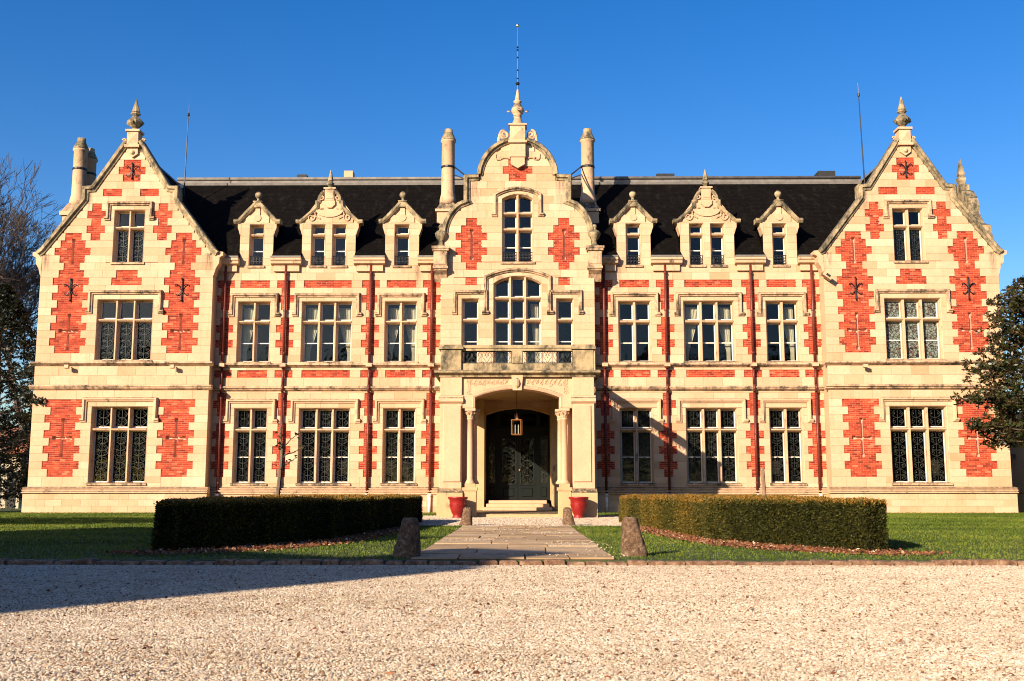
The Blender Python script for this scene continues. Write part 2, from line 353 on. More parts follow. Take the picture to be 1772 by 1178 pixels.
# ------------------------------------------------------------------ the chateau
CH=empty('chateau',(0,YM,0))
tag(CH,'long red brick and cream stone mansion with gabled pavilions and a central porch','mansion')
def symm(fn):
    for s in (-1,1): fn(s)
STONES=[]       # x0,x1,z0,z1,Y,wall part
def subtract(r,h):
    x0,x1,z0,z1=r; a0,a1,b0,b1=h
    if a0>=x1-1e-4 or a1<=x0+1e-4 or b0>=z1-1e-4 or b1<=z0+1e-4: return [r]
    out=[]
    if b0>z0+1e-4: out.append((x0,x1,z0,b0))
    if b1<z1-1e-4: out.append((x0,x1,b1,z1))
    zz0,zz1=max(z0,b0),min(z1,b1)
    if a0>x0+1e-4: out.append((x0,a0,zz0,zz1))
    if a1<x1-1e-4: out.append((a1,x1,zz0,zz1))
    return out
def spans(xl,xr,cuts):
    sp=[(xl,xr)]
    for a,b in cuts:
        ns=[]
        for p,q in sp:
            if b<=p or a>=q: ns.append((p,q)); continue
            if a>p: ns.append((p,a))
            if b<q: ns.append((b,q))
        sp=ns
    return sp
def wall(name,Y,rows,xl,xr,holes,bricks,mat='stone',extra=()):
    # backing strips with real openings, then ashlar blocks in front
    fl=xl if callable(xl) else (lambda z:xl); fr=xr if callable(xr) else (lambda z:xr)
    zs=set(extra)
    for a,b in rows: zs|={round(a,4),round(b,4)}
    for h in holes: zs|={round(h[2],4),round(h[3],4)}
    zs=sorted(z for z in zs if rows[0][0]-1e-6<=z<=rows[-1][1]+1e-6); m=MB()
    for a,b in zip(zs,zs[1:]):
        if b-a<1e-4: continue
        mid=(a+b)/2; cs=[]
        for h in sorted((h[0],h[1]) for h in holes if h[2]<mid<h[3]):
            if cs and h[0]<=cs[-1][1]: cs[-1]=(cs[-1][0],max(cs[-1][1],h[1]))
            else: cs.append(h)
        e=[('l',0)]; cur=None; L=(fl(a+1e-5),fl(b-1e-5)); Rr=(fr(a+1e-5),fr(b-1e-5))
        for c0,c1 in cs:
            m.add([(L[0],Y+.05,a),(c0,Y+.05,a),(c0,Y+.05,b),(L[1],Y+.05,b)],[(0,1,2,3)]); L=(c1,c1)
        m.add([(L[0],Y+.05,a),(Rr[0],Y+.05,a),(Rr[1],Y+.05,b),(L[1],Y+.05,b)],[(0,1,2,3)])
    w=m.build(name,mat,CH,fix=False)
    for ri,(a,b) in enumerate(rows):
        X0=max(fl(a+1e-5),fl(b-1e-5)); X1=min(fr(a+1e-5),fr(b-1e-5))
        if X1-X0<.15: continue
        full=[(h[0],h[1]) for h in list(holes)+list(bricks) if h[2]<=a+.01 and h[3]>=b-.01]
        partial=[h for h in list(holes)+list(bricks) if not(h[2]<=a+.01 and h[3]>=b-.01)]
        for p,q in spans(X0,X1,full):
            if q-p<.03: continue
            n=max(1,round((q-p)/.82)); off=(.5 if ri%2 else 0)
            cuts=[p]
            if n>1:
                step=(q-p)/n
                for i in range(1,n): cuts.append(p+step*i+(step*.22 if ri%2 else -step*.22)+random.uniform(-.08,.08)*step)
            cuts.append(q)
            for c0,c1 in zip(cuts,cuts[1:]):
                rs=[(c0,c1,a,b)]
                for h in partial:
                    rs=[r2 for r in rs for r2 in subtract(r,h)]
                for r in rs:
                    if r[1]-r[0]>.03 and r[3]-r[2]>.025: STONES.append((*r,Y,w))
    return w
BRICKS=[]
def brick_panel(rects,Y):
    """rects [(x0,x1,z0,z1)] one panel; mortar bed with every brick as geometry"""
    m=MB(); b=MB()
    for x0,x1,z0,z1 in rects:
        mr=[(x0,x1,z0,z1)]
        for h in SLITS: mr=[r2 for r in mr for r2 in subtract(r,h)]
        for a,b_,c,d in mr: m.add([(a,Y+.0385,c),(b_,Y+.0385,c),(b_,Y+.0385,d),(a,Y+.0385,d)],[(0,1,2,3)])
        n=max(1,round((z1-z0)/.084)); ch=(z1-z0)/n; L=.232
        for i in range(n):
            gi=round(z0/ch)+i; a=z0+i*ch+.005; c=a+ch-.011
            x=math.floor(x0/L)*L+(L/2 if gi%2 else 0)-L
            while x<x1:
                p,q=max(x+.005,x0+.002),min(x+L-.006,x1-.002)
                if q-p>.03:
                    y=Y+.031+random.uniform(-.003,.004); t=min(1,max(0,random.gauss(.5,.25)))
                    br=[(p,q,a,c)]
                    for h in SLITS: br=[r2 for r in br for r2 in subtract(r,h)]
                    for p_,q_,a_,c_ in br:
                        if q_-p_>.008 and c_-a_>.008: b.add([(p_,y,a_),(q_,y,a_),(q_,y,c_),(p_,y,c_),(p_,Y+.0385,a_),(q_,Y+.0385,a_),(q_,Y+.0385,c_),(p_,Y+.0385,c_)],[(0,1,2,3),(4,5,1,0),(3,2,6,7),(4,0,3,7),(1,5,6,2)],t)
                x+=L
    o=m.build('brick_panel','mortar',CH,fix=False); bo=b.build('bricks','brick',o,fix=False); bo['kind']='stuff'
    return o
SLITS=[]
def slit_rects(cx,z0,z1,zh,hw=.36,w=.052,e=.080):
    r=[(cx-w,cx+w,z0,z1),(cx-e,cx+e,z0-e,z0+e),(cx-e,cx+e,z1-e,z1+e)]
    if hw: r+=[(cx-hw,cx+hw,zh-w,zh+w),(cx-hw-e,cx-hw+e,zh-e,zh+e),(cx+hw-e,cx+hw+e,zh-e,zh+e)]
    return r
def cross_slit(cx,Y,z0,z1,zh,hw=.36):
    rs=slit_rects(cx,z0,z1,zh,hw); xs=sorted({round(v,4) for r in rs for v in r[:2]}); zs=sorted({round(v,4) for r in rs for v in r[2:]})
    def full(i,j):
        if i<0 or j<0 or i>=len(xs)-1 or j>=len(zs)-1: return False
        x,z=(xs[i]+xs[i+1])/2,(zs[j]+zs[j+1])/2; return any(r[0]<x<r[1] and r[2]<z<r[3] for r in rs)
    m=MB(); y0,y1=Y+.030,Y+.19
    for i in range(len(xs)-1):
        for j in range(len(zs)-1):
            if not full(i,j): continue
            a,b,c,d=xs[i],xs[i+1],zs[j],zs[j+1]
            m.add([(a,y1,c),(b,y1,c),(b,y1,d),(a,y1,d)],[(0,1,2,3)])
            if not full(i-1,j): m.add([(a,y0,c),(a,y1,c),(a,y1,d),(a,y0,d)],[(0,1,2,3)])
            if not full(i+1,j): m.add([(b,y0,c),(b,y1,c),(b,y1,d),(b,y0,d)],[(3,2,1,0)])
            if not full(i,j-1): m.add([(a,y0,c),(b,y0,c),(b,y1,c),(a,y1,c)],[(0,1,2,3)])
            if not full(i,j+1): m.add([(a,y0,d),(b,y0,d),(b,y1,d),(a,y1,d)],[(3,2,1,0)])
    return m.build('loophole','slitstone',CH,fix=False)
simple('slitstone',(.66,.34,.24),.9,0,.2)
def spiral(cx,cz,r,turns,start,dirn,n=16):
    return [(cx+r*(1-.82*i/n)*math.cos(start+dirn*2*math.pi*turns*i/n),cz+r*(1-.82*i/n)*math.sin(start+dirn*2*math.pi*turns*i/n)) for i in range(n+1)]
def wall_anchor(cx,Y,z0,z1):
    m=MB(); zc=(z0+z1)/2; y=Y-.03
    m.tube([(cx,y,z0),(cx,y,z1)],[.03,.03],6)
    m.lathe((cx,y,z1-.02),[(.035,0),(.045,.04),(.01,.1)],6); m.lathe((cx,y,z0-.08),[(.01,0),(.045,.06),(.035,.1)],6)
    for s in (-1,1):
        m.tube([(cx+s*x,y,zc+z) for x,z in ((.02,.03),(.10,.16),(.2,.24),(.28,.22),(.27,.15))],[.022]*4+[.012],5)
        m.tube([(cx+s*x,y,zc+z) for x,z in ((.02,-.05),(.09,-.17),(.18,-.24),(.26,-.2),(.24,-.14))],[.02]*4+[.012],5)
    m.tube([(cx-.05,y,zc),(cx+.05,y,zc)],.035,6)
    return m.build('wall_anchor','iron',CH)
# --- windows
GRILLE={}
def grille_mesh(w,h):
    key=(round(w,2),round(h,2))
    if key in GRILLE: return GRILLE[key]
    m=MB(); r=.010; n=max(1,round(h/(w*.95))); u=h/n
    m.tube([(0,0,0),(0,0,h)],r,4)
    for x in (-w/2+.02,w/2-.02): m.tube([(x,0,0),(x,0,h)],r*.9,4)
    for k in range(n):
        z=u*k
        for s in (-1,1):
            sp=spiral(s*w*.24,z+u*.30,w*.17,1.35,math.pi/2,-s,14); m.tube([(s*.008,0,z+u*.02)]+[(s*w*.10,0,z+u*.08)]+[(x,0,zz) for x,zz in sp][::-1][-15:][::-1] if False else [(x,0,zz) for x,zz in sp],r,4)
            sp=spiral(s*w*.26,z+u*.74,w*.15,1.3,-math.pi/2,s,14); m.tube([(x,0,zz) for x,zz in sp],r,4)
            m.tube([(0,0,z+u*.05),(s*w*.2,0,z+u*.10),(s*w*.42,0,z+u*.28),(s*w*.24,0,z+u*.47),(0,0,z+u*.52)],r,4)
            m.tube([(0,0,z+u*.5),(s*w*.3,0,z+u*.58),(s*w*.42,0,z+u*.74),(s*w*.2,0,z+u*.92),(0,0,z+u*.99)],r,4)
    me=m.mesh('grille'); me.materials.append(MAT['iron_pale']); GRILLE[key]=me; return me
def seg_arc(x0,x1,zs,zt,n=14):
    w=(x1-x0)/2; s=zt-zs; rad=(w*w+s*s)/(2*s); cx=(x0+x1)/2; cz=zt-rad; a=math.asin(w/rad)
    return [(cx+rad*math.sin(-a+2*a*i/n),cz+rad*math.cos(-a+2*a*i/n)) for i in range(n+1)]
HOODP=[(-.015,.02),(-.015,-.055),(.035,-.075),(.065,-.135),(.125,-.135),(.15,-.10),(.17,.02)]
def window(cx,Y,w,z0,z1,nl,trs,hood=None,arch=None,grilles=None,bars=(),glass='glass',railing=False,sill=True,name='window',stone='mould',sidestop=.24):
    """opening w x (z0..z1); trs transom heights; hood=(xhalf,ztop,zlabel)"""
    x0,x1=cx-w/2,cx+w/2; i=.07; yi=Y+.15; yb=Y+.46
    root=MB()
    # splayed stone surround, straight reveal
    def ring(a,ya,b,yb_):
        A=[(x0+a,z0+(0 if a==0 else .02)),(x1-a,z0+(0 if a==0 else .02)),(x1-a,z1-a),(x0+a,z1-a)]; B=[(x0+b,z0+.02),(x1-b,z0+.02),(x1-b,z1-b),(x0+b,z1-b)]
        vs=[(p[0],ya,p[1]) for p in A]+[(p[0],yb_,p[1]) for p in B]
        root.add(vs,[(k,(k+1)%4,(k+1)%4+4,k+4) for k in range(4)])
    ring(0,Y-.004,.03,Y+.035); ring(.03,Y+.035,.035,Y+.06); ring(.035,Y+.06,i,yi); ring(i,yi,i,yb)
    if arch:
        zs=arch; arc=seg_arc(x0,x1,zs,z1); n=len(arc)
        arc2=seg_arc(x0+i,x1-i,zs-.03,z1-i); y2=Y+.14
        for k in range(n-1):
            a,b=arc[k],arc[k+1]; c,d=arc2[k],arc2[k+1]
            root.add([(a[0],Y-.003,a[1]),(b[0],Y-.003,b[1]),(b[0],Y-.003,z1+.001),(a[0],Y-.003,z1+.001)],[(0,1,2,3)])
            root.add([(a[0],Y-.003,a[1]),(b[0],Y-.003,b[1]),(d[0],y2,d[1]),(c[0],y2,c[1])],[(3,2,1,0)])
            root.add([(c[0],y2,c[1]),(d[0],y2,d[1]),(d[0],yb,d[1]),(c[0],yb,c[1])],[(3,2,1,0)])
    wo=root.build(name,stone,CH,fix=False)
    X0,X1,Z0,Z1=x0+i,x1-i,z0+.02,z1-i
    lw=(X1-X0)/nl; mw=.125
    def bar_v(x,za,zb): 
        m=MB(); a=mw/2; c=.03
        poly=[(x-c,Y+.05),(x+c,Y+.05),(x+a,Y+.14),(x+a,Y+.40),(x-a,Y+.40),(x-a,Y+.14)]
        m.prismz(poly,za,zb); return m.build('mullion',stone,wo)
    for k in range(1,nl): bar_v(X0+lw*k,Z0,Z1+(.06 if arch else 0))
    for tz in trs:
        m=MB(); poly=[(Y+.053,tz-.02),(Y+.13,tz-.075),(Y+.402,tz-.075),(Y+.402,tz+.085),(Y+.13,tz+.055),(Y+.053,tz+.025)]
        m.prismx(poly,X0-.001,X1+.001); m.build('transom',stone,wo)
    if sill:
        m=MB(); m.prismx([(Y-.07,z0-.10),(Y+.47,z0-.10),(Y+.47,z0+.028),(Y+.05,z0+.026),(Y-.07,z0-.02)],x0-.06,x1+.06); m.build('sill','ledge' if stone!='stone' else stone,wo)
    if hood:
        hx,zt,zl=hood; 
        if arch: 
            top=seg_arc(cx-hx,cx+hx,zt[0],zt[1]); path=[(cx-hx-sidestop,zl),(cx-hx,zl)]+top+[(cx+hx,zl),(cx+hx+sidestop,zl)]
        else: path=[(cx-hx-sidestop,zl),(cx-hx,zl),(cx-hx,zt),(cx+hx,zt),(cx+hx,zl),(cx+hx+sidestop,zl)]
        m=MB(); m.sweep(path,HOODP,Y); m.build('hood_mould','ledge' if z0>5 else 'mould',wo)
    zc=[Z0]+list(trs)+[Z1]
    for c in range(nl):
        a=X0+lw*c+(mw/2 if c>0 else 0); b=X0+lw*(c+1)-(mw/2 if c<nl-1 else 0)
        for r in range(len(zc)-1):
            p=zc[r]+(.07 if r>0 else 0); q=zc[r+1]-(.07 if r<len(zc)-2 else 0)
            m=MB(); s=.042; ys,ye=Y+.315,Y+.365
            m.box(a,a+s,ys,ye,p,q); m.box(b-s,b,ys,ye,p,q); m.box(a+s,b-s,ys,ye,p,p+s*1.3); m.box(a+s,b-s,ys,ye,q-s,q)
            for bz in bars:
                if p<bz<q: m.box(a+s,b-s,ys-.004,ye-.01,bz-.022,bz+.022)
            sh=m.build('sash','wood_white',wo)
            m=MB(); m.add([(a+s,Y+.34,p+s),(b-s,Y+.34,p+s),(b-s,Y+.34,q-s),(a+s,Y+.34,q-s)],[(0,1,2,3)]); m.build('pane',glass,wo,fix=False)
            if grilles and r in grilles:
                me=grille_mesh(b-a-2*s,q-p-2*s); g=bpy.data.objects.new('grille',me); COL.objects.link(g); g.parent=wo
                off=Vector((0,0,0)); pp=wo
                while pp: off+=pp.location; pp=pp.parent
                g.location=Vector(((a+b)/2,Y+.305,p+s))-off
            if railing and r==0:
                m=MB(); yr=Y+.10; m.tube([(a-.02,yr,p+.42),(b+.02,yr,p+.42)],.022,5); m.tube([(a-.02,yr,p+.07),(b+.02,yr,p+.07)],.018,5)
                nb=max(2,int((b-a)/.13))
                for kk in range(nb+1):
                    x=a+(b-a)*kk/nb; m.tube([(x,yr,p+.07),(x,yr,p+.42)],.012,4)
                    if kk<nb:
                        for sgn,zz in ((1,.16),(-1,.33)):
                            m.tube([(xx,yr,z2) for xx,z2 in spiral(x+(b-a)/nb/2,p+zz,.055,1.2,0,sgn,10)],.012,4)
                m.build('railing','iron',wo)
    return wo
def curtain(xa,xb,xc,Y,z0,z1,label,zt=None):
    """hangs from xa..xb at the top, tied back to the xa side at zt, down to z0"""
    m=MB(); n=26; k=18; zt=zt if zt is not None else z0+.35*(z1-z0)
    for j in range(k+1):
        z=z0+(z1-z0)*j/k; f=max(0,min(1,(z-zt)/(z1-zt)))
        e=xc+(xb-xc)*f**.8
        for i in range(n+1):
            u=i/n; x=xa+(e-xa)*u; m.v.append((x,Y+.03*math.sin(u*math.pi*9+j*.05)*(.5+.5*f)+.01*math.sin(j),z))
    for j in range(k):
        for i in range(n): a=j*(n+1)+i; m.f.append((a,a+1,a+n+2,a+n+1)); m.t.append(.5)
    o=m.build('curtain','curtain',None,True,fix=False); tag(o,label,'curtain','curtains in the upper windows'); return o

# --- pavilion -------------------------------------------------------------
def pav_out(z):      # half width of the gable at height z
    if z<=11.45: return PH
    if z<=13.81: return PH-(z-11.45)/(13.81-11.45)*(PH-2.03)
    if z<=14.36: return 2.03
    return max(0,1.70-(z-14.36)/(16.75-14.36)*1.62)
SEQ=[44,62,44,62,44,62,44,62,44,62,44,28,44,62,43,28]     # course widths from the bottom, photo px
WID={62:.80,44:.56,43:.55,28:.36}
def pavilion(s):
    cx=s*PX; Y=YP
    gw=(cx-1.24,cx+1.24,1.29,4.60); fw=(cx-1.24,cx+1.24,6.63,9.34); tw=(cx-.69,cx+.69,11.0,13.40)
    gp=[]; fp=[]; holes=[gw,fw,tw]
    allb=[]
    for q in (-1,1):
        pc=cx+q*2.47
        r=[(pc-WID[[44,62][i%2]],pc+WID[[44,62][i%2]],grow(i),grow(i+1)) for i in range(10)]; gp.append(r); allb+=r
        r=[(pc-WID[SEQ[i]],pc+WID[SEQ[i]],frow(i),frow(i+1)) for i in range(16)]; fp.append(r); allb+=r
        f=cx+q*1.49; r=[(f-(.41 if i in(1,3) else .21),f+(.41 if i in(1,3) else .21),frow(15+i),frow(16+i)) for i in range(5)]; fp.append(r); allb+=r
        f=cx+q*.83; r=[(f-.42,f+.42,frow(21),frow(22))]; fp.append(r); allb+=r
    SLITS.clear()
    for q in (-1,1):
        pc=cx+q*2.47
        for a in ((2.47,4.0,3.23,.36),(7.14,8.62,7.93,.36),(10.98,12.0,0,0)): SLITS.extend(slit_rects(pc,*a))
    r=[(cx-.67,cx+.67,frow(9),frow(10)),(cx-.475,cx+.475,frow(10),frow(11))]; fp.append(r); allb+=r
    r=[(cx-.39,cx+.39,frow(23),frow(24)),(cx-.60,cx+.60,frow(24),frow(25)),(cx-.39,cx+.39,frow(25),frow(26))]; fp.append(r); allb+=r
    rows=[(1.12,G0)]+[(grow(i),grow(i+1)) for i in range(10)]+[(grow(10),5.31)]
    wall('pavilion_wall',Y,rows,cx-PH,cx+PH,holes+SLITS,allb)
    wall('pavilion_wall',Y,[(5.53,5.95),(5.95,6.37)],cx-PH,cx+PH,[],[])
    rows=[(6.55,F0)]+[(frow(i),frow(i+1)) for i in range(29)]
    wall('gable_wall',Y,rows,lambda z:cx-pav_out(z),lambda z:cx+pav_out(z),holes+SLITS,allb,extra=(11.45,13.81,14.3599,14.3601))
    for r in gp+fp: brick_panel(r,Y)
    window(cx,Y,2.48,1.29,4.60,3,[3.61],(1.47,4.82,3.93),grilles=(0,1))
    window(cx,Y,2.48,6.63,9.34,3,[8.42],(1.47,9.57,8.70),grilles=(0,) if s<0 else None,bars=(7.5,) if s>0 else (),glass='glass' if s<0 else 'stained_glass')
    window(cx,Y,1.38,11.0,13.40,2,[12.59],(.88,13.60,12.92),grilles=(0,))
    for q in (-1,1):
        pc=cx+q*2.47
        cross_slit(pc,Y,2.47,4.0,3.23); cross_slit(pc,Y,7.14,8.62,7.93); cross_slit(pc,Y,10.98,12.0,0,hw=0)
        wall_anchor(pc,Y,9.3,10.22)
    wall_anchor(cx,Y,14.85,15.5)
    # plinth
    part('plinth','plinth',CH,lambda m:[m.bbox(cx-PH-.11,cx+PH+.11,Y-.10,YM+9,-.02,.845,.01)] )
    part('plinth_moulding','mould',CH,lambda m:[m.prismx([(Y-.10,.84),(Y+.2,.84),(Y+.2,1.125),(Y-.02,1.12),(Y-.12,1.085),(Y-.13,1.055),(Y-.085,1.035),(Y-.085,1.02),(Y-.18,1.0),(Y-.19,.96),(Y-.13,.935),(Y-.13,.92),(Y-.22,.90),(Y-.225,.865)],cx-PH-.16,cx+PH+.16)])
    wall('plinth_wall',Y-.135,[(0.0,.30),(.30,.57),(.57,.84)],cx-PH-.13,cx+PH+.13,[],[],mat='plinth')
    for z0,z1 in ((5.31,5.53),(6.37,6.55)):
        part('string_course','ledge',CH,lambda m:[m.prismx([(Y-.03,z0),(Y+.1,z0),(Y+.1,z1+.015),(Y-.02,z1+.01),(Y-.165,z1-.01),(Y-.185,z1-.085),(Y-.12,z1-.115),(Y-.12,z0+.06),(Y-.07,z0+.03)],cx-PH-.15,cx+PH+.15)])
    # coping
    for q in (-1,1):
        path=[(cx+q*a,b) for a,b in ((PH+.16,11.40),(PH+.0,11.52),(2.06,13.86),(2.06,14.36),(1.70,14.38),(.30,16.55))]
        if q>0: path=path[::-1]
        part('gable_coping','coping',CH,lambda m:m.sweep(path,[(-.17,.02),(-.17,-.05),(-.07,-.09),(-.05,-.16),(.07,-.16),(.11,-.11),(.11,.45),(-.17,.45)],Y))
        # kneeler and corbel
        a=cx+q*PH; P=lambda dx,z:(a+q*dx,z)
        pl=[P(-.02,10.35),P(.03,10.45),P(.10,10.72),P(.24,10.95),P(.25,11.22),P(.40,11.30),P(.40,11.46),P(-.02,11.50)]
        part('kneeler','mould',CH,lambda m:m.prism(pl if q>0 else pl[::-1],Y-.02,Y+.55))
    # apex pedestal, shield and finial
    part('pedestal','mould',CH,lambda m:[m.bbox(cx-.26,cx+.26,Y-.16,Y+.36,16.35,17.0,.02),m.box(cx-.33,cx+.33,Y-.22,Y+.42,16.24,16.36),m.box(cx-.32,cx+.32,Y-.22,Y+.42,16.97,17.07),
        m.add([(cx-.2,Y-.161,16.45),(cx+.2,Y-.161,16.45),(cx+.2,Y-.161,16.92),(cx-.2,Y-.161,16.92),(cx,Y-.22,16.69)],[(0,1,4),(1,2,4),(2,3,4),(3,0,4)])]+
        [m.tube([(cx+q*(.42+.09*math.cos(t*.9)*(1-t/9)),Y+.05,16.62+.09*math.sin(t*.9)*(1-t/9)) for t in range(8)],.055,6) for q in (-1,1)])
    part('shield','stone',CH,lambda m:[m.prism([(cx-.24,16.24),(cx-.24,15.95),(cx,15.78),(cx+.24,15.95),(cx+.24,16.24)],Y-.10,Y+.05),m.lathe((cx,Y-.1,16.02),[(.01,-.11),(.08,-.08),(.11,0),(.08,.08),(.01,.11)],10)])
    yc=Y+.1
    part('finial','coping',CH,lambda m:[m.lathe((cx,yc,17.06),[(.24,0),(.15,.05),(.12,.14),(.20,.2),(.34,.34),(.37,.42),(.33,.49),(.17,.66),(.12,.72),(.22,.80),(.22,.84),(.14,.87),(.18,.91),(.02,1.52)],8,R(22.5)),
        [m.lathe((cx+.31*math.cos(a),yc+.31*math.sin(a),17.35),[(.005,-.02),(.11,.08),(.005,.2)],5) for a in (0,math.pi/2,math.pi,-math.pi/2)]])
    # side and back walls, roof
    for q in (-1,1): part('side_wall','stone',CH,lambda m:m.add([(cx+q*(PH-.005),Y+.02,.0),(cx+q*(PH-.005),YM+9,.0),(cx+q*(PH-.005),YM+9,11.3),(cx+q*(PH-.005),Y+.02,11.3)],[(0,1,2,3)]))
    part('back_wall','stone',CH,lambda m:m.box(cx-PH+.02,cx+PH-.02,YM+8.9,YM+9,0,11.3))
    z=lambda x:16.35-(abs(x))*(16.35-11.42)/PH
    gable_roof('pavilion_roof',cx,PH+.12,11.30,16.38,Y+.3,YM+9.2)
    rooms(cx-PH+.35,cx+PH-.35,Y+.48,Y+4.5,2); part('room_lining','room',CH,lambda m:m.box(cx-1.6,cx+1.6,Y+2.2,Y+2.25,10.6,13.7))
def uvquad(m,uvs,pts,flip=False):
    m.add(pts,[(0,1,2,3)]); 
    p0=Vector(pts[0]); u=(Vector(pts[1])-p0); uL=u.length; u.normalize(); w=(Vector(pts[3])-p0); w=w-u*w.dot(u); w.normalize()
    uvs.append([((Vector(p)-p0).dot(u),(Vector(p)-p0).dot(w)) for p in pts])
def roof_obj(name,quads,mat='slate',parent=None):
    m=MB(); uvs=[]
    for q in quads: uvquad(m,uvs,q)
    me=m.mesh(name); L=me.uv_layers.new(name='UVMap')
    for p in me.polygons:
        for k,li in enumerate(p.loop_indices): L.data[li].uv=uvs[p.index][k]
    return link(name,me,mat,parent or CH)
def gable_roof(name,cx,hw,ze,zr,y0,y1):
    o=roof_obj(name,[[(cx-hw,y1,ze),(cx-hw,y0,ze),(cx,y0,zr),(cx,y1,zr)],[(cx+hw,y0,ze),(cx+hw,y1,ze),(cx,y1,zr),(cx,y0,zr)]])
    m=MB(); m.prism([(cx-.12,zr-.08),(cx+.12,zr-.08),(cx+.05,zr+.07),(cx-.05,zr+.07)],y0,y1); m.build('ridge_capping','lead',o); return o
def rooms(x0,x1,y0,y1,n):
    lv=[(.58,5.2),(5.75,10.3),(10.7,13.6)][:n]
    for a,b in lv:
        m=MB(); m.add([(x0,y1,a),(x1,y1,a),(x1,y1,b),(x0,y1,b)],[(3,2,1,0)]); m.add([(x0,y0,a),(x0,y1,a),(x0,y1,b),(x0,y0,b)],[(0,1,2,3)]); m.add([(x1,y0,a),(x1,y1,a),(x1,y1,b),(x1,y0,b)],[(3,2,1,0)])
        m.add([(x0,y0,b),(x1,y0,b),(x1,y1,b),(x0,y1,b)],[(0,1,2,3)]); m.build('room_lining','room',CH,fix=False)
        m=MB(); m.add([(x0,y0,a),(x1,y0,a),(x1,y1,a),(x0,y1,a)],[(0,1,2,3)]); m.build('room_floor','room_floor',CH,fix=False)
symm(pavilion)

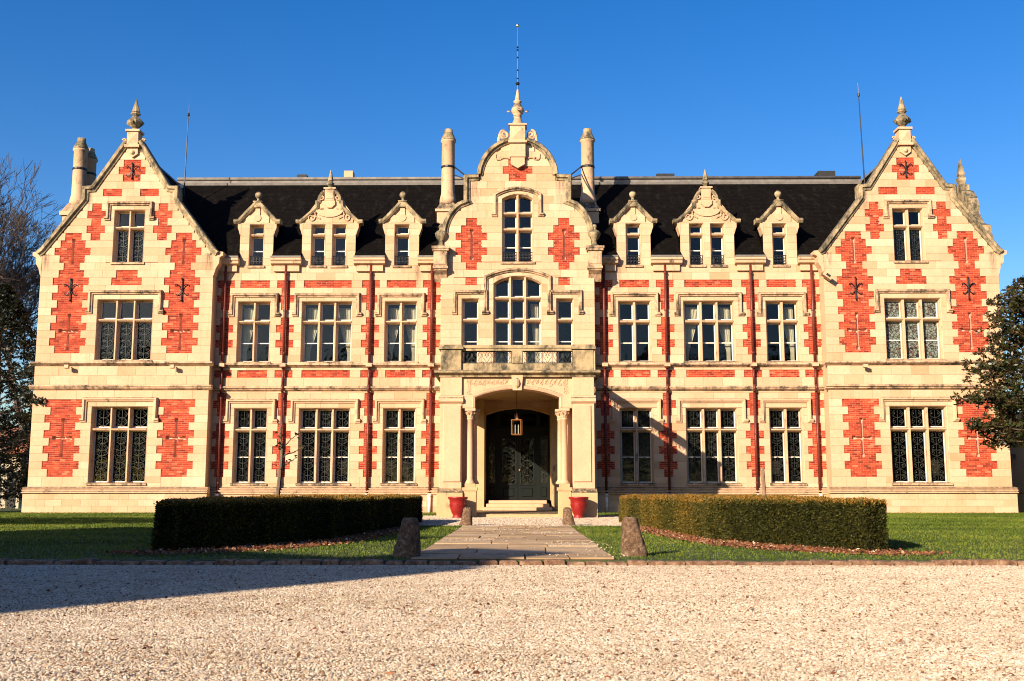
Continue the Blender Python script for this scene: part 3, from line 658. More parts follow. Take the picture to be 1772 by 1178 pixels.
# --- recessed wings -------------------------------------------------------
XI=PX-PH; XC=3.38
W1,W2,W3=11.78,8.52,5.21; HW1,HW2,HW3=.74,1.14,.735
Q=[13.1,10.39,6.58,3.84]
D1=dict(x=11.78,hw=.755,wins=[(0,.67)],big=False); D2=dict(x=8.52,hw=1.21,wins=[(-.475,.66),(.475,.66)],big=True); D3=dict(x=5.21,hw=.765,wins=[(0,.70)],big=False)
def dormer_out(d,z):
    if z<=12.95: return d['hw']
    return max(0,(d['hw']+.12)*(1-(z-12.95)/((13.85 if not d['big'] else 14.75)-12.95)))
def wing(s):
    SLITS.clear()
    Y=YM; lo,hi=(s*XI,s*XC) if s<0 else (s*XC,s*XI)
    holes=[]; br=[]; panels=[]
    for xc,hw in ((W1,HW1),(W2,HW2),(W3,HW3)):
        holes+=[(s*xc-hw,s*xc+hw,1.28,4.58),(s*xc-hw,s*xc+hw,6.62,9.36)]
        h=.66 if hw<1 else 1.07
        for z0,z1 in ((frow(9),frow(10)),(5.92,6.25)): panels.append([(s*xc-h,s*xc+h,z0,z1)])
    for qx in Q:
        def cl(a,b): 
            a,b=sorted((s*qx-a,s*qx+b)); return max(a,lo+.001),min(b,hi-.001)
        def rr(hw,z0,z1): a,b=cl(hw,hw); return (a,b,z0,z1)
        wq,nq=.395,.19
        if qx==13.1: wq,nq=.40,.20
        panels.append([rr({0:nq,1:wq,2:nq,3:wq,4:nq,6:nq,7:wq,8:nq,9:wq}[i],frow(i),frow(i+1)) for i in (0,1,2,3,4)])
        panels.append([rr({6:nq,7:wq,8:nq,9:wq}[i],frow(i),frow(i+1)) for i in (6,7,8,9)])
        panels.append([rr(wq,5.92,6.25)])
        panels.append([rr([nq,wq,nq,wq,nq,wq,nq][i],grow(i),grow(i+1)) for i in range(7)])
        panels.append([rr([nq,wq,nq][i],grow(8+i),grow(9+i)) for i in range(3)])
    for p in panels: br+=p
    wall('wing_wall',Y,[(1.10,G0)]+[(grow(i),grow(i+1)) for i in range(11)]+[(grow(11),5.32)],lo,hi,holes,br)
    wall('wing_wall',Y,[(5.53,5.92),(5.92,6.25),(6.25,6.37)],lo,hi,[],br)
    wall('wing_wall',Y,[(6.55,F0)]+[(frow(i),frow(i+1)) for i in range(11)]+[(frow(11),10.98)],lo,hi,holes,br)
    for p in panels: brick_panel(p,Y)
    for xc,hw,nl in ((W1,HW1,2),(W2,HW2,3),(W3,HW3,2)):
        window(s*xc,Y,2*hw,1.28,4.58,nl,[3.62],(hw+.20,4.81,3.93),grilles=(0,1),bars=(2.42,))
        window(s*xc,Y,2*hw,6.62,9.36,nl,[8.44],(hw+.17,9.56,8.68),bars=(7.49,))
    part('plinth','plinth',CH,lambda m:m.bbox(lo,hi,Y-.10,Y+.3,-.02,.775,.01))
    part('plinth_moulding','mould',CH,lambda m:m.prismx([(Y-.10,.77),(Y+.1,.77),(Y+.1,1.105),(Y-.02,1.10),(Y-.11,1.06),(Y-.12,1.03),(Y-.08,1.01),(Y-.08,.99),(Y-.17,.965),(Y-.18,.92),(Y-.125,.89),(Y-.125,.875),(Y-.205,.85),(Y-.21,.805)],lo,hi))
    for z0,z1 in ((5.32,5.53),(6.37,6.55)):
        part('string_course','ledge',CH,lambda m:m.prismx([(Y-.03,z0),(Y+.1,z0),(Y+.1,z1+.015),(Y-.02,z1+.01),(Y-.165,z1-.01),(Y-.185,z1-.085),(Y-.12,z1-.115),(Y-.12,z0+.06),(Y-.07,z0+.03)],lo,hi))
    wall('plinth_wall',Y-.135,[(0.0,.26),(.26,.52),(.52,.77)],lo,hi,[],[],mat='plinth')
    # downpipes
    for qx in Q:
        x=s*qx; 
        m=MB()
        for a,b in ((6.55,10.95),(5.54,6.36),(.78,5.31)): m.tube([(x,Y-.12,a),(x,Y-.12,b)],.058,10)
        for a in (5.43,6.46): m.tube([(x,Y-.2,a-.16),(x,Y-.2,a+.16)],.058,10)
        dp=m.build('downpipe','pipe',CH,True)
        m=MB()
        for zb in (1.3,3.4,5.0,7.0,8.9,10.6): m.lathe((x,Y-.12,zb),[(.06,-.035),(.075,-.03),(.075,.03),(.06,.035)],10); m.box(x-.02,x+.02,Y-.08,Y+.01,zb-.02,zb+.02)
        m.build('pipe_bracket','pipe',dp)
        part('pipe_boot','pipe_white',dp,lambda m:[m.tube([(x,Y-.215,.02),(x,Y-.215,.72)],.068,10),m.lathe((x,Y-.215,.70),[(.068,0),(.085,.02),(.085,.09),(.06,.12)],10)],True)
        part('pipe_bracket','mould',dp,lambda m:[m.box(x-.13,x+.13,Y-.27,Y-.05,6.385,6.54)])
    # dormers
    for d in (D1,D2,D3): dormer(s,d)
    # eaves cornice with gutter between the dormers
    ed=sorted([XI,W1+.755,W1-.755,W2+1.21,W2-1.21,W3+.765,W3-.765,XC])
    for k in range(0,8,2):
        a,b=ed[k]-(.03 if k else 0),ed[k+1]+(.03 if k<6 else 0)
        a,b=sorted((s*a,s*b))
        part('eaves_cornice','mould',CH,lambda m:[m.prismx([(Y-.05,10.98),(Y+.3,10.98),(Y+.3,11.28),(Y-.36,11.28),(Y-.36,11.18),(Y-.30,11.13),(Y-.28,11.03),(Y-.13,10.98),(Y-.05,10.98)][:-1],a,b),m.box(a+.1,b-.1,Y-.13,Y+.1,10.70,10.981)])
        part('gutter','lead',CH,lambda m:m.prismx([(Y-.38,11.281),(Y-.1,11.281),(Y-.1,11.31),(Y-.33,11.36),(Y-.38,11.36)],a,b))
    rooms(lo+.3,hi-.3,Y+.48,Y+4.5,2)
def dormer(s,d):
    cx=s*d['x']; Y=YM; hw=d['hw']; big=d['big']
    holes=[(cx+o-w/2,cx+o+w/2,10.98,12.90) for o,w in d['wins']]
    zt=13.74 if not big else 14.05
    rows=[(10.98,11.31),(11.31,11.66),(11.66,12.0),(12.0,12.34),(12.34,12.68),(12.68,12.95),(12.95,13.3),(13.3,zt)]
    wall('dormer_wall',Y,rows,lambda z:cx-dormer_out(d,z),lambda z:cx+dormer_out(d,z),holes,[])
    for o,w in d['wins']: window(cx+o,Y,w,10.98,12.90,1,[12.41],None,bars=(11.7,),railing=True)
    for q in (-1,1):
        part('dormer_cheek','slate',CH,lambda m:m.add([(cx+q*hw,Y+.02,10.9),(cx+q*hw,Y+1.9,10.9),(cx+q*hw,Y+1.9,12.95),(cx+q*hw,Y+.02,12.95)],[(0,1,2,3)]))
    zr=13.72 if not big else 14.0
    gable_roof('dormer_roof',cx,hw+.10,12.92,zr,Y+.12,Y+2.9)
    # inner dark room
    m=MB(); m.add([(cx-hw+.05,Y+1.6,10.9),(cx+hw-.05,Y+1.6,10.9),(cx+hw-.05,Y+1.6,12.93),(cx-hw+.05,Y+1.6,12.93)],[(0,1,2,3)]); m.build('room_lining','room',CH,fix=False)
    if not big:
        for q in (-1,1):
            path=[(cx+q*(hw+.30),13.03),(cx+q*(hw+.10),13.03),(cx+q*.10,13.86)]
            if q>0: path=path[::-1]
            part('gable_coping','coping',CH,lambda m:m.sweep(path,[(-.12,.02),(-.12,-.05),(-.03,-.12),(.05,-.12),(.09,-.06),(.09,.42),(-.12,.42)],Y))
        part('finial','coping',CH,lambda m:[m.bbox(cx-.17,cx+.17,Y-.10,Y+.24,13.66,13.90,.02),m.box(cx-.2,cx+.2,Y-.13,Y+.27,13.90,13.95),m.lathe((cx,Y+.07,13.94),[(.15,0),(.07,.08),(.06,.15),(.09,.17),(.14,.24),(.165,.32),(.14,.40),(.08,.46),(.01,.48)],12)],True)
        part('roundel','stone',CH,lambda m:m.prism([(cx+.16*math.cos(2*math.pi*i/18),13.18+.16*math.sin(2*math.pi*i/18)) for i in range(18)],Y-.04,Y+.02))
    else:
        for q in (-1,1):
            path=[(cx+q*(hw+.30),13.03),(cx+q*(hw+.10),13.03),(cx+q*.58,13.68),(cx+q*.58,13.92),(cx+q*.50,13.95),(cx+q*.46,14.15),(cx+q*.36,14.32),(cx+q*.24,14.42)]
            if q>0: path=path[::-1]
            part('gable_coping','coping',CH,lambda m:m.sweep(path,[(-.10,.02),(-.10,-.05),(-.03,-.10),(.04,-.10),(.07,-.05),(.07,.38),(-.10,.38)],Y))
            part('scroll','mould',CH,lambda m:[m.tube([(x,Y-.05,z) for x,z in spiral(cx+q*.36,14.12,.14,1.4,math.pi/2,-q,16)],.035,6),
                 m.tube([(cx+q*x,Y-.03,z) for x,z in ((.30,13.62),(.5,13.55),(.66,13.42),(.62,13.24),(.42,13.14))],.028,6),
                 m.tube([(x,Y-.04,z) for x,z in spiral(cx+q*.82,13.20,.2,1.2,math.pi*.8 if q>0 else math.pi*.2,q,14)],.024,5)])
        part('pedestal','mould',CH,lambda m:[m.bbox(cx-.22,cx+.22,Y-.10,Y+.30,13.95,14.50,.02),m.box(cx-.27,cx+.27,Y-.15,Y+.34,14.50,14.57),m.box(cx-.16,cx+.16,Y-.125,Y-.09,14.05,14.42)])
        part('shield','stone',CH,lambda m:[m.prism([(cx-.25,13.96),(cx-.25,13.78),(cx-.1,13.64),(cx+.1,13.64),(cx+.25,13.78),(cx+.25,13.96)],Y-.09,Y+.02),
             m.prism([(cx+.62*math.cos(math.pi+math.pi*i/14),13.55+.34*math.sin(math.pi+math.pi*i/14)) for i in range(15)],Y-.05,Y+.02)])
        part('finial','coping',CH,lambda m:m.lathe((cx,Y+.1,14.56),[(.16,0),(.09,.06),(.10,.12),(.17,.2),(.17,.26),(.08,.34),(.13,.37),(.13,.40),(.02,.88)],6))
    # shoulder corbels
    for q in (-1,1):
        a=cx+q*hw; P=lambda dx,z:(a+q*dx,z)
        pl=[P(-.02,12.35),P(.02,12.42),P(.08,12.62),P(.12,12.72),P(.12,12.90),P(.28,12.95),P(.28,13.10),P(-.02,13.12)]
        part('kneeler','mould',CH,lambda m:m.prism(pl if q>0 else pl[::-1],Y-.015,Y+.5))
symm(wing)
# main roof
ye,ze,yr,zr=YM-.30,11.30,52.2,16.32
def main_roof():
    lo,hi=-PX-2.6,PX+2.6
    T=lambda y:ze+(y-ye)*(zr-ze)/(yr-ye)
    ed=[]
    for sg in (-1,1):
        for c,h in ((W1,.755),(W2,1.21),(W3,.765)): ed.append((sg*c-h+.01,sg*c+h-.01))
    ed.sort(); quads=[[(hi,YM+10,ze),(lo,YM+10,ze),(lo,yr+.6,zr),(hi,yr+.6,zr)]]; x=lo
    for p,q in ed+[(hi,hi)]:
        quads.append([(x,ye,ze),(p,ye,ze),(p,yr,zr),(x,yr,zr)])
        if q>p: yy=YM+1.75; quads.append([(p,yy,T(yy)),(q,yy,T(yy)),(q,yr,zr),(p,yr,zr)])
        x=q
    o=roof_obj('main_roof',quads)
    m=MB(); m.prismx([(yr-.16,zr-.14),(yr+.75,zr-.14),(yr+.75,zr+.2),(yr+.02,zr+.2),(yr-.02,zr+.02),(yr-.18,zr-.02)],lo+2.7,hi-2.7)
    m.build('ridge_capping','lead',o)
    m=MB(); m.tube([(lo+2.7,yr,zr+.24),(hi-2.7,yr,zr+.24)],.085,10); m.build('ridge_roll','lead',o,True)
    for a,b,z in ((-11.2,-10.7,.50),(7.0,7.9,.50)):
        part('roof_hatch','dark',o,lambda m:m.box(a,b,yr+.1,yr+.6,zr+.1,zr+z))
    part('roof_hatch','dark',o,lambda m:m.box(15.15,16.0,yr+.1,yr+.9,zr+.1,zr+.62))
    part('stone_vent','stone',o,lambda m:m.box(-8.85,-8.4,yr+.3,yr+.9,zr+.1,zr+.75))
    part('back_wall','stone',CH,lambda m:m.box(-PX,PX,YM+9.8,YM+10,0,11.3))
main_roof()

# --- centre block ---------------------------------------------------------
def cen_out(z):
    if z<=11.6: return XC
    if z<=12.34: return 3.27
    if z<=13.73:
        return 2.26+1.01*max(0,1-((z-12.34)/1.39)**1.7)**(1/1.7)
    if z<=14.84: return 2.26
    return math.sqrt(max(0,1.70**2-((z-14.84)*1.70/1.74)**2))
def centre():
    Y=YP; panels=[]
    for q in (-1,1):
        f=q*2.05; wd=[.24,.46,.70,.46,.70,.46,.24]
        panels.append([(f-wd[i],f+wd[i],10.63+.335*i,10.63+.335*(i+1)) for i in range(7)])
        panels.append([(f-.25,f+.25,frow(9)-.03,frow(10)-.03)])
    panels.append([(-.66,.66,15.01,15.35),(-.39,.39,14.67,15.01)]); panels.append([(-.41,-.30,15.35,15.69)])
    SLITS.clear()
    for q in (-1,1): SLITS.extend(slit_rects(q*2.05,11.17,12.40,0,0))
    br=[r for p in panels for r in p]
    holes=[(-1.07,1.07,5.6,10.36),(-2.47,-1.69,5.6,9.35),(1.69,2.47,5.6,9.35),(-.70,.70,10.99,14.08),(-1.43,1.43,.0,4.52)]
    gz=[10.63+.335*i for i in range(-1,8)]
    rows=[(.02,.55),(.55,1.1)]+[(1.1+.335*i,1.1+.335*(i+1)) for i in range(13)]+[(5.455,5.78),(5.78,6.12),(6.12,6.5),(6.5,F0)]+[(frow(i),frow(i+1)) for i in range(9)]+[(frow(9),10.295),(10.295,10.63)]+[(10.63+.335*i,10.63+.335*(i+1)) for i in range(7)]
    rows+=[(12.975,13.3),(13.3,13.64),(13.64,13.98),(13.98,14.33),(14.33,14.67),(14.67,15.01),(15.01,15.35),(15.35,15.69),(15.69,16.03),(16.03,16.4)]
    wall('centre_wall',Y,rows,lambda z:-cen_out(z),cen_out,holes+SLITS,br,extra=[11.6,11.601,12.34]+[12.34+.1*i for i in range(14)]+[13.73,14.84,14.841]+[14.9+.08*i for i in range(19)])
    for p in panels: brick_panel(p,Y)
    window(0,Y,2.14,5.6,10.36,3,[8.40,9.38],(1.33,(10.24,10.55),8.64),arch=10.02,bars=(7.46,),sill=False)
    for q in (-1,1): window(q*2.08,Y,.78,5.6,9.35,1,[8.40],(.60,9.55,8.64),bars=(7.46,),sill=False,sidestop=.2)
    window(0,Y,1.40,10.99,14.08,2,[12.48,13.21],(.92,(13.98,14.24),13.05),arch=13.86,bars=(11.69,),railing=True)
    for q in (-1,1): cross_slit(q*2.05,Y,11.17,12.40,0,hw=0)
    # coping following the outline
    pts=[(3.30,12.2)]+[(cen_out(12.34+1.39*i/10),12.34+1.39*i/10) for i in range(11)]+[(2.30,13.80),(2.30,14.84),(1.74,14.86)]
    arcp=[(1.72*math.cos(t),14.84+1.76*math.sin(t)) for t in [R(4+76*i/16) for i in range(17)]]
    prof=[(-.17,.02),(-.17,-.05),(-.07,-.09),(-.05,-.17),(.07,-.17),(.11,-.11),(.11,.45),(-.17,.45)]
    for q in (-1,1):
        for ps in (pts,arcp):
            path=[(q*a,b) for a,b in ps]
            if q>0: path=path[::-1]
            part('gable_coping','coping',CH,lambda m:m.sweep(path,prof,Y))
        # corner pinnacle with urn
        x=q*3.40
        part('pinnacle','ledge',CH,lambda m:[m.bbox(x-.30,x+.30,Y-.34,Y+.26,10.72,11.42,.02),m.box(x-.36,x+.36,Y-.40,Y+.32,11.42,11.52),m.box(x-.40,x+.40,Y-.44,Y+.36,11.52,11.62),m.box(x-.24,x+.24,Y-.375,Y-.33,10.82,11.32),
             m.box(x-.33,x+.33,Y-.37,Y+.28,10.63,10.73),m.prismx([(Y+.1,10.1),(Y+.1,10.63),(Y-.33,10.63),(Y-.30,10.55),(Y-.1,10.4)],x-.28,x+.28)])
        part('urn','coping',CH,lambda m:m.lathe((x,Y-.04,11.61),[(.30,0),(.20,.10),(.11,.16),(.10,.30),(.20,.42),(.26,.55),(.27,.66),(.22,.74),(.10,.80),(.08,.88),(.12,.95),(.09,1.03),(.01,1.08)],12),True)
        part('scroll','mould',CH,lambda m:[m.tube([(xx,Y+.02,z) for xx,z in spiral(q*.60,16.82,.22,1.6,math.pi*.5,-q,20)],.075,7),m.tube([(q*.86,Y+.02,16.42),(q*.84,Y+.02,16.66),(q*.78,Y+.02,16.9)],.07,7),
             m.tube([(q*a,Y-.04,b) for a,b in ((.45,15.72),(.62,15.74),(.74,15.70),(.80,15.78))],.03,6),m.tube([(q*a,Y-.03,b) for a,b in ((.75,15.66),(.92,15.64),(.98,15.72),(.99,15.92))],.025,5)])
        part('side_wall','stone',CH,lambda m:m.add([(q*(XC-.003),Y+.02,0),(q*(XC-.003),YM+.3,0),(q*(XC-.003),YM+.3,11.6),(q*(XC-.003),Y+.02,11.6)],[(0,1,2,3)]))
        # string course and plinth returns on the narrow strip beside the porch
    part('pedestal','mould',CH,lambda m:[m.bbox(-.35,.35,Y-.26,Y+.40,16.42,17.22,.02),m.box(-.41,.41,Y-.32,Y+.46,17.18,17.25),m.box(-.42,.42,Y-.33,Y+.3,16.36,16.47),m.bbox(-.36,.36,Y-.24,Y+.2,15.72,16.36,.02),
        m.add([(-.27,Y-.262,16.55),(.27,Y-.262,16.55),(.27,Y-.262,17.1),(-.27,Y-.262,17.1),(0,Y-.33,16.82)],[(0,1,4),(1,2,4),(2,3,4),(3,0,4)])])
    part('shield','stone',CH,lambda m:m.prism([(-.31,15.73),(-.31,15.40),(0,15.22),(.31,15.40),(.31,15.73)],Y-.19,Y+.03))
    part('finial','mould',CH,lambda m:[m.lathe((0,Y+.1,17.22),[(.33,0),(.28,.08),(.17,.36),(.16,.44),(.20,.47),(.16,.52),(.24,.62),(.29,.75),(.27,.86),(.17,1.02),(.12,1.10),(.19,1.16),(.19,1.20),(.11,1.24),(.12,1.30),(.10,1.40),(.03,1.78)],12),
         [m.lathe((0+.4*math.cos(a),Y+.1+.4*math.sin(a),17.93),[(.005,-.04),(.07,.02),(.005,.07)],5,sx=1.6) for a in (0,math.pi/2,math.pi,-math.pi/2)]],True)
    part('lightning_rod','iron',CH,lambda m:[m.tube([(0,Y+.1,18.9),(0,Y+.1,20.5),(0,Y+.1,22.0)],[.035,.025,.012],6),m.lathe((0,Y+.1,19.26),[(.02,-.09),(.08,-.05),(.1,0),(.08,.05),(.02,.09)],10)]+[m.lathe((0,Y+.1,z),[(.02,-.05),(.055,0),(.02,.05)],8) for z in (19.5,19.9,20.5,20.86,20.99)])
    part('rod_tip','gold',CH,lambda m:m.lathe((0,Y+.1,22.03),[(.01,-.08),(.06,-.05),(.08,0),(.06,.05),(.01,.08)],10),True)
    gable_roof('centre_roof',0,XC-.1,11.5,14.7,Y+.35,YM+4.2)
    rooms(-XC+.3,XC-.3,Y+1.5,Y+5,2); m=MB()
    part('room_lining','room',CH,lambda m:m.box(-1.4,1.4,Y+2.0,Y+2.05,10.7,14.2))
    part('room_floor','room_floor',CH,lambda m:m.box(-XC+.3,XC-.3,Y+.4,Y+1.5,5.55,5.62))
centre()
# --- chimneys -------------------------------------------------------------
def chimney(x,y,zb,zt,name='chimney',r=.32,base=True):
    root=part(name,'mould',CH,lambda m:m.lathe((x,y,0),[(r*1.25,zb),(r*1.22,zb+.25),(r*1.02,zb+.55),(r,zb+.7),(r*.97,zt-.66),(r*1.14,zt-.62),(r*1.14,zt-.56)],16),True)
    part('chimney_cap','coping',root,lambda m:m.lathe((x,y,0),[(r*1.18,zt-.56),(r*1.1,zt-.48),(r*.66,zt-.18),(r*.62,zt),(r*.5,zt),(r*.45,zt-.2)],16),True)
    part('chimney_band','iron',root,lambda m:m.lathe((x,y,0),[(r*1.03,zb+1.78),(r*1.06,zb+1.80),(r*1.06,zb+1.87),(r*1.03,zb+1.89)],16))
    return root
for q in (-1,1):
    x=q*3.34; y=49.5
    c=chimney(x,y,14.45,18.17)
    part('chimney_base','mould',c,lambda m:[m.bbox(x-.48,x+.48,y-.48,y+.48,11.0,14.0,.02),m.box(x-.56,x+.56,y-.56,y+.56,14.0,14.12),m.add([(x-.52,y-.52,14.12),(x+.52,y-.52,14.12),(x+.52,y+.52,14.12),(x-.52,y+.52,14.12),(x-.3,y-.3,14.5),(x+.3,y-.3,14.5),(x+.3,y+.3,14.5),(x-.3,y+.3,14.5)],[(0,1,5,4),(1,2,6,5),(2,3,7,6),(3,0,4,7),(4,5,6,7)])])
    part('chimney_stay','iron',c,lambda m:[m.tube([(x-q*.3,y-.1,16.3),(q*2.25,YP+.4,14.95)],.035,6),m.tube([(x-q*.3,y-.1,15.9),(q*2.4,YP+.4,14.9)],.028,6)])
x,y=-21.05,49.5
cs=[chimney(x+dx,y+dy,14.4,17.78-.25*(dy>0)) for dx,dy in ((0,0),(.12,.8))]
part('chimney_base','mould',cs[0],lambda m:[m.bbox(x-.5,x+1.0,y-.5,y+1.4,0,13.85,.02),m.box(x-.6,x+1.1,y-.6,y+1.5,13.85,14.05),m.add([(x-.55,y-.55,14.05),(x+1.05,y-.55,14.05),(x+1.05,y+1.45,14.05),(x-.55,y+1.45,14.05),(x-.3,y-.35,14.5),(x+.9,y-.35,14.5),(x+.9,y+1.25,14.5),(x-.3,y+1.25,14.5)],[(0,1,5,4),(1,2,6,5),(2,3,7,6),(3,0,4,7),(4,5,6,7)])])
part('chimney_stay','iron',cs[0],lambda m:m.tube([(x+.9,y+.6,15.6),(-19.4,49,14.2)],.03,6))
# right flank: curved side gable seen edge-on, with obelisk
def flank():
    X=PX+PH+.02; yc=49.2
    o=[(-2.6,11.0),(-2.6,12.0),(-2.35,12.5),(-2.35,12.75),(-1.7,13.0),(-1.35,13.5),(-1.35,13.8),(-1.2,14.3),(-.8,14.75),(-.35,14.95),(-.35,15.2)]
    poly=[(yc+a,b) for a,b in o]+[(yc-a,b) for a,b in o[::-1]]
    w=part('side_gable','coping',CH,lambda m:m.prismx(poly,X-.45,X+.02))
    part('finial','coping',w,lambda m:m.lathe((X-.2,yc,15.15),[(.26,0),(.3,.1),(.16,.18),(.24,.32),(.24,.45),(.15,.55),(.2,.6),(.2,.66),(.02,1.45)],4,R(45)))
flank()

# --- porch ----------------------------------------------------------------
def porch():
    Y=YF; yb=YP-.002
    for q in (-1,1):
        def pier(m):
            a,b=sorted((q*2.10,q*2.93))
            m.bbox(a,b,Y,Y+.95,1.05,4.18,.015); m.bbox(a,b,Y,Y+.95,4.47,5.18,.015)
            m.bbox(*sorted((q*2.13,q*2.80)),Y-.05,Y+.1,1.30,4.10,.02)
        p=part('pier','stone',CH,pier)
        def plin(m):
            a,b=sorted((q*2.04,q*3.02)); m.bbox(a,b,Y-.10,Y+1.02,-.02,.92,.015)
            m.prismx([(Y-.10,.92),(Y+1.0,.92),(Y+1.0,1.06),(Y,1.06)],a+.02,b-.02)
        part('pier_plinth','plinth',p,plin)
        a,b=sorted((q*2.05,q*2.98)); part('pier_band','mould',p,lambda m:m.prismx([(Y-.02,4.18),(Y+.98,4.18),(Y+.98,4.47),(Y-.02,4.47),(Y-.02,4.40),(Y-.09,4.36),(Y-.09,4.24),(Y-.03,4.20)],a,b))
        # inner respond with column, pedestal and capital
        a,b=sorted((q*1.62,q*2.10)); 
        part('respond','stone',CH,lambda m:[m.bbox(a,b,Y+.60,Y+.95,0,4.50,.01)])
        pedx=sorted((q*1.54,q*2.03))
        part('pedestal','plinth',CH,lambda m:[m.bbox(*pedx,Y+.0,Y+.45,0,.98,.015),m.box(pedx[0]-.04,pedx[1]+.04,Y-.04,Y+.47,.98,1.10),m.box(pedx[0]+.05,pedx[1]-.05,Y+.05,Y+.42,1.10,1.24)])
        for cx_,cy in ((q*1.79,Y+.24),(q*1.66,Y+.70)):
            c=part('column','stone',CH,lambda m:m.lathe((cx_,cy,0),[(.19,1.22),(.19,1.28),(.15,1.33),(.118,1.40),(.118,2.4),(.105,3.58),(.13,3.60),(.13,3.64)],14),True)
            part('capital','mould',c,lambda m:[m.lathe((cx_,cy,0),[(.10,3.62),(.13,3.70),(.12,3.76),(.20,3.88),(.18,3.92)],10),m.box(cx_-.2,cx_+.2,cy-.2,cy+.2,3.91,4.0)]+[m.tube([(cx_+.08*math.cos(t),cy+.08*math.sin(t),3.70),(cx_+.17*math.cos(t),cy+.17*math.sin(t),3.84),(cx_+.21*math.cos(t),cy+.21*math.sin(t),3.82)],.025,5) for t in [R(k*45+22) for k in range(8)]])
        part('respond_block','stone',CH,lambda m:m.bbox(*sorted((q*1.60,q*2.10)),Y+.04,Y+.6,4.0,4.49,.02))
        # side: arched wall back to the house
        xs0,xs1=sorted((q*2.50,q*2.93)); 
        arc=[(t,z) for t,z in seg_arc(Y+.95,YP-.7,4.15,4.62)]
        part('side_arch','stone',CH,lambda m:m.prismx(arc+[(YP-.7,5.17),(Y+.95,5.17)],xs0,xs1))
        part('pilaster','stone',CH,lambda m:m.bbox(xs0,xs1,YP-.7,YP+.02,0,5.17,.01))
        # parapet corner pier, side parapet
        a,b=sorted((q*2.13,q*2.93))
        pp=part('parapet_pier','mossy',CH,lambda m:[m.bbox(a,b,Y+.02,Y+.80,5.40,6.20,.015),m.box(a-.07,b+.07,Y-.05,Y+.87,6.20,6.30),m.box(a-.03,b+.03,Y-.01,Y+.83,6.30,6.37)])
        a,b=sorted((q*2.58,q*2.86))
        part('side_parapet','mossy',CH,lambda m:[m.box(a,b,Y+.8,yb,5.40,5.69),m.box(a-.03,b+.03,Y+.8,yb,6.15,6.36)])
        part('side_lattice','iron_pale',CH,lambda m:[lattice(m,(a+b)/2,None,Y+.9,yb-.1,5.69,6.15)])
    # front arch
    arc=seg_arc(-1.62,1.62,4.40,4.72,22); Yf=Y+.10
    def archf(m):
        for (p,q2) in zip(arc,arc[1:]):
            m.add([(p[0],Yf,p[1]),(q2[0],Yf,q2[1]),(q2[0],Yf,5.18),(p[0],Yf,5.18),(p[0],Y+.9,p[1]),(q2[0],Y+.9,q2[1])],[(0,1,2,3),(4,5,1,0)])
        for q in (-1,1): 
            a,b=sorted((q*1.62,q*2.10)); m.box(a,b,Yf,Y+.9,4.49,5.18)
    part('front_arch','stone',CH,archf)
    part('arch_moulding','mould',CH,lambda m:m.sweep([(-1.62,4.02)]+arc+[(1.62,4.02)],[(.0,.02),(.0,-.05),(.05,-.08),(.13,-.05),(.15,.02)],Yf))
    # carved leafwork in the spandrels
    def carve(m):
        random.seed(11)
        for q in (-1,1):
            for k in range(9):
                x=q*(.42+.17*k); zt=4.80-.012*k*k*.3+.05
                z=4.98-.01*k
                m.tube([(xx,Yf-.012,zz) for xx,zz in spiral(x,z+.03*(-1)**k,.085,1.2,random.uniform(0,6),q,10)],.012,5)
                m.tube([(x-.06,Yf-.01,4.90),(x,Yf-.02,5.0),(x+.08,Yf-.01,5.1)],.012,5)
            for k in range(5):
                m.tube([(xx,Yf-.012,zz) for xx,zz in spiral(q*1.85,4.58+.12*k,.09,1.2,k,q,10)],.012,5)
    part('carved_leaves','stone',CH,carve)
    part('keystone','mould',CH,lambda m:[m.prism([(-.17,4.66),(.17,4.66),(.22,5.22),(-.22,5.22)],Y-.06,Y+.3),m.lathe((0,Y-.06,4.92),[(.01,-.2),(.09,-.1),(.12,.02),(.07,.15),(.01,.2)],8)])
    # cornice, ceiling, balcony floor, parapet
    part('porch_cornice','mossy',CH,lambda m:[m.box(-2.98,2.98,Y-.04,yb,5.16,5.22),m.prismx([(Y-.06,5.22),(yb,5.22),(yb,5.40),(Y-.2,5.40),(Y-.22,5.36),(Y-.22,5.30),(Y-.12,5.26)],-3.16,3.16)])
    part('porch_ceiling','plinth',CH,lambda m:m.box(-2.5,2.5,Y+.9,yb,4.95,5.15))  # warmer, darker stone colour stands in for bounced glow in the recess
    part('parapet','mossy',CH,lambda m:[m.bbox(-2.13,2.13,Y+.12,Y+.42,5.40,5.69,.015),m.box(-2.13,2.13,Y+.08,Y+.45,6.15,6.25),m.box(-2.13,2.13,Y+.04,Y+.49,6.25,6.36),m.bbox(-.21,.21,Y+.07,Y+.46,5.69,6.15,.01)])
    for q in (-1,1):
        part('lattice','iron_pale',CH,lambda m:lattice(m,None,Y+.26,*sorted((q*.21,q*2.13)),5.69,6.15))
    # floor and steps
    part('porch_floor','plinth',CH,lambda m:m.bbox(-2.5,2.5,Y+.30,YP+1.0,-.01,.14,.02))
    for k in range(3):
        wdt=1.42-.10*k
        part('step','stone',CH,lambda m:m.bbox(-wdt,wdt,44.55+.38*k,YP+.98-.01*k,.139+.137*k,.139+.137*(k+1),.018))
    for q in (-1,1): part('inner_wall','plinth',CH,lambda m:m.box(*sorted((q*1.43,q*1.9)),45.6,YP-.003,.141,4.95))  # same warm colour in place of the recess's bounced light
    # doorway
    yd=YP+.75
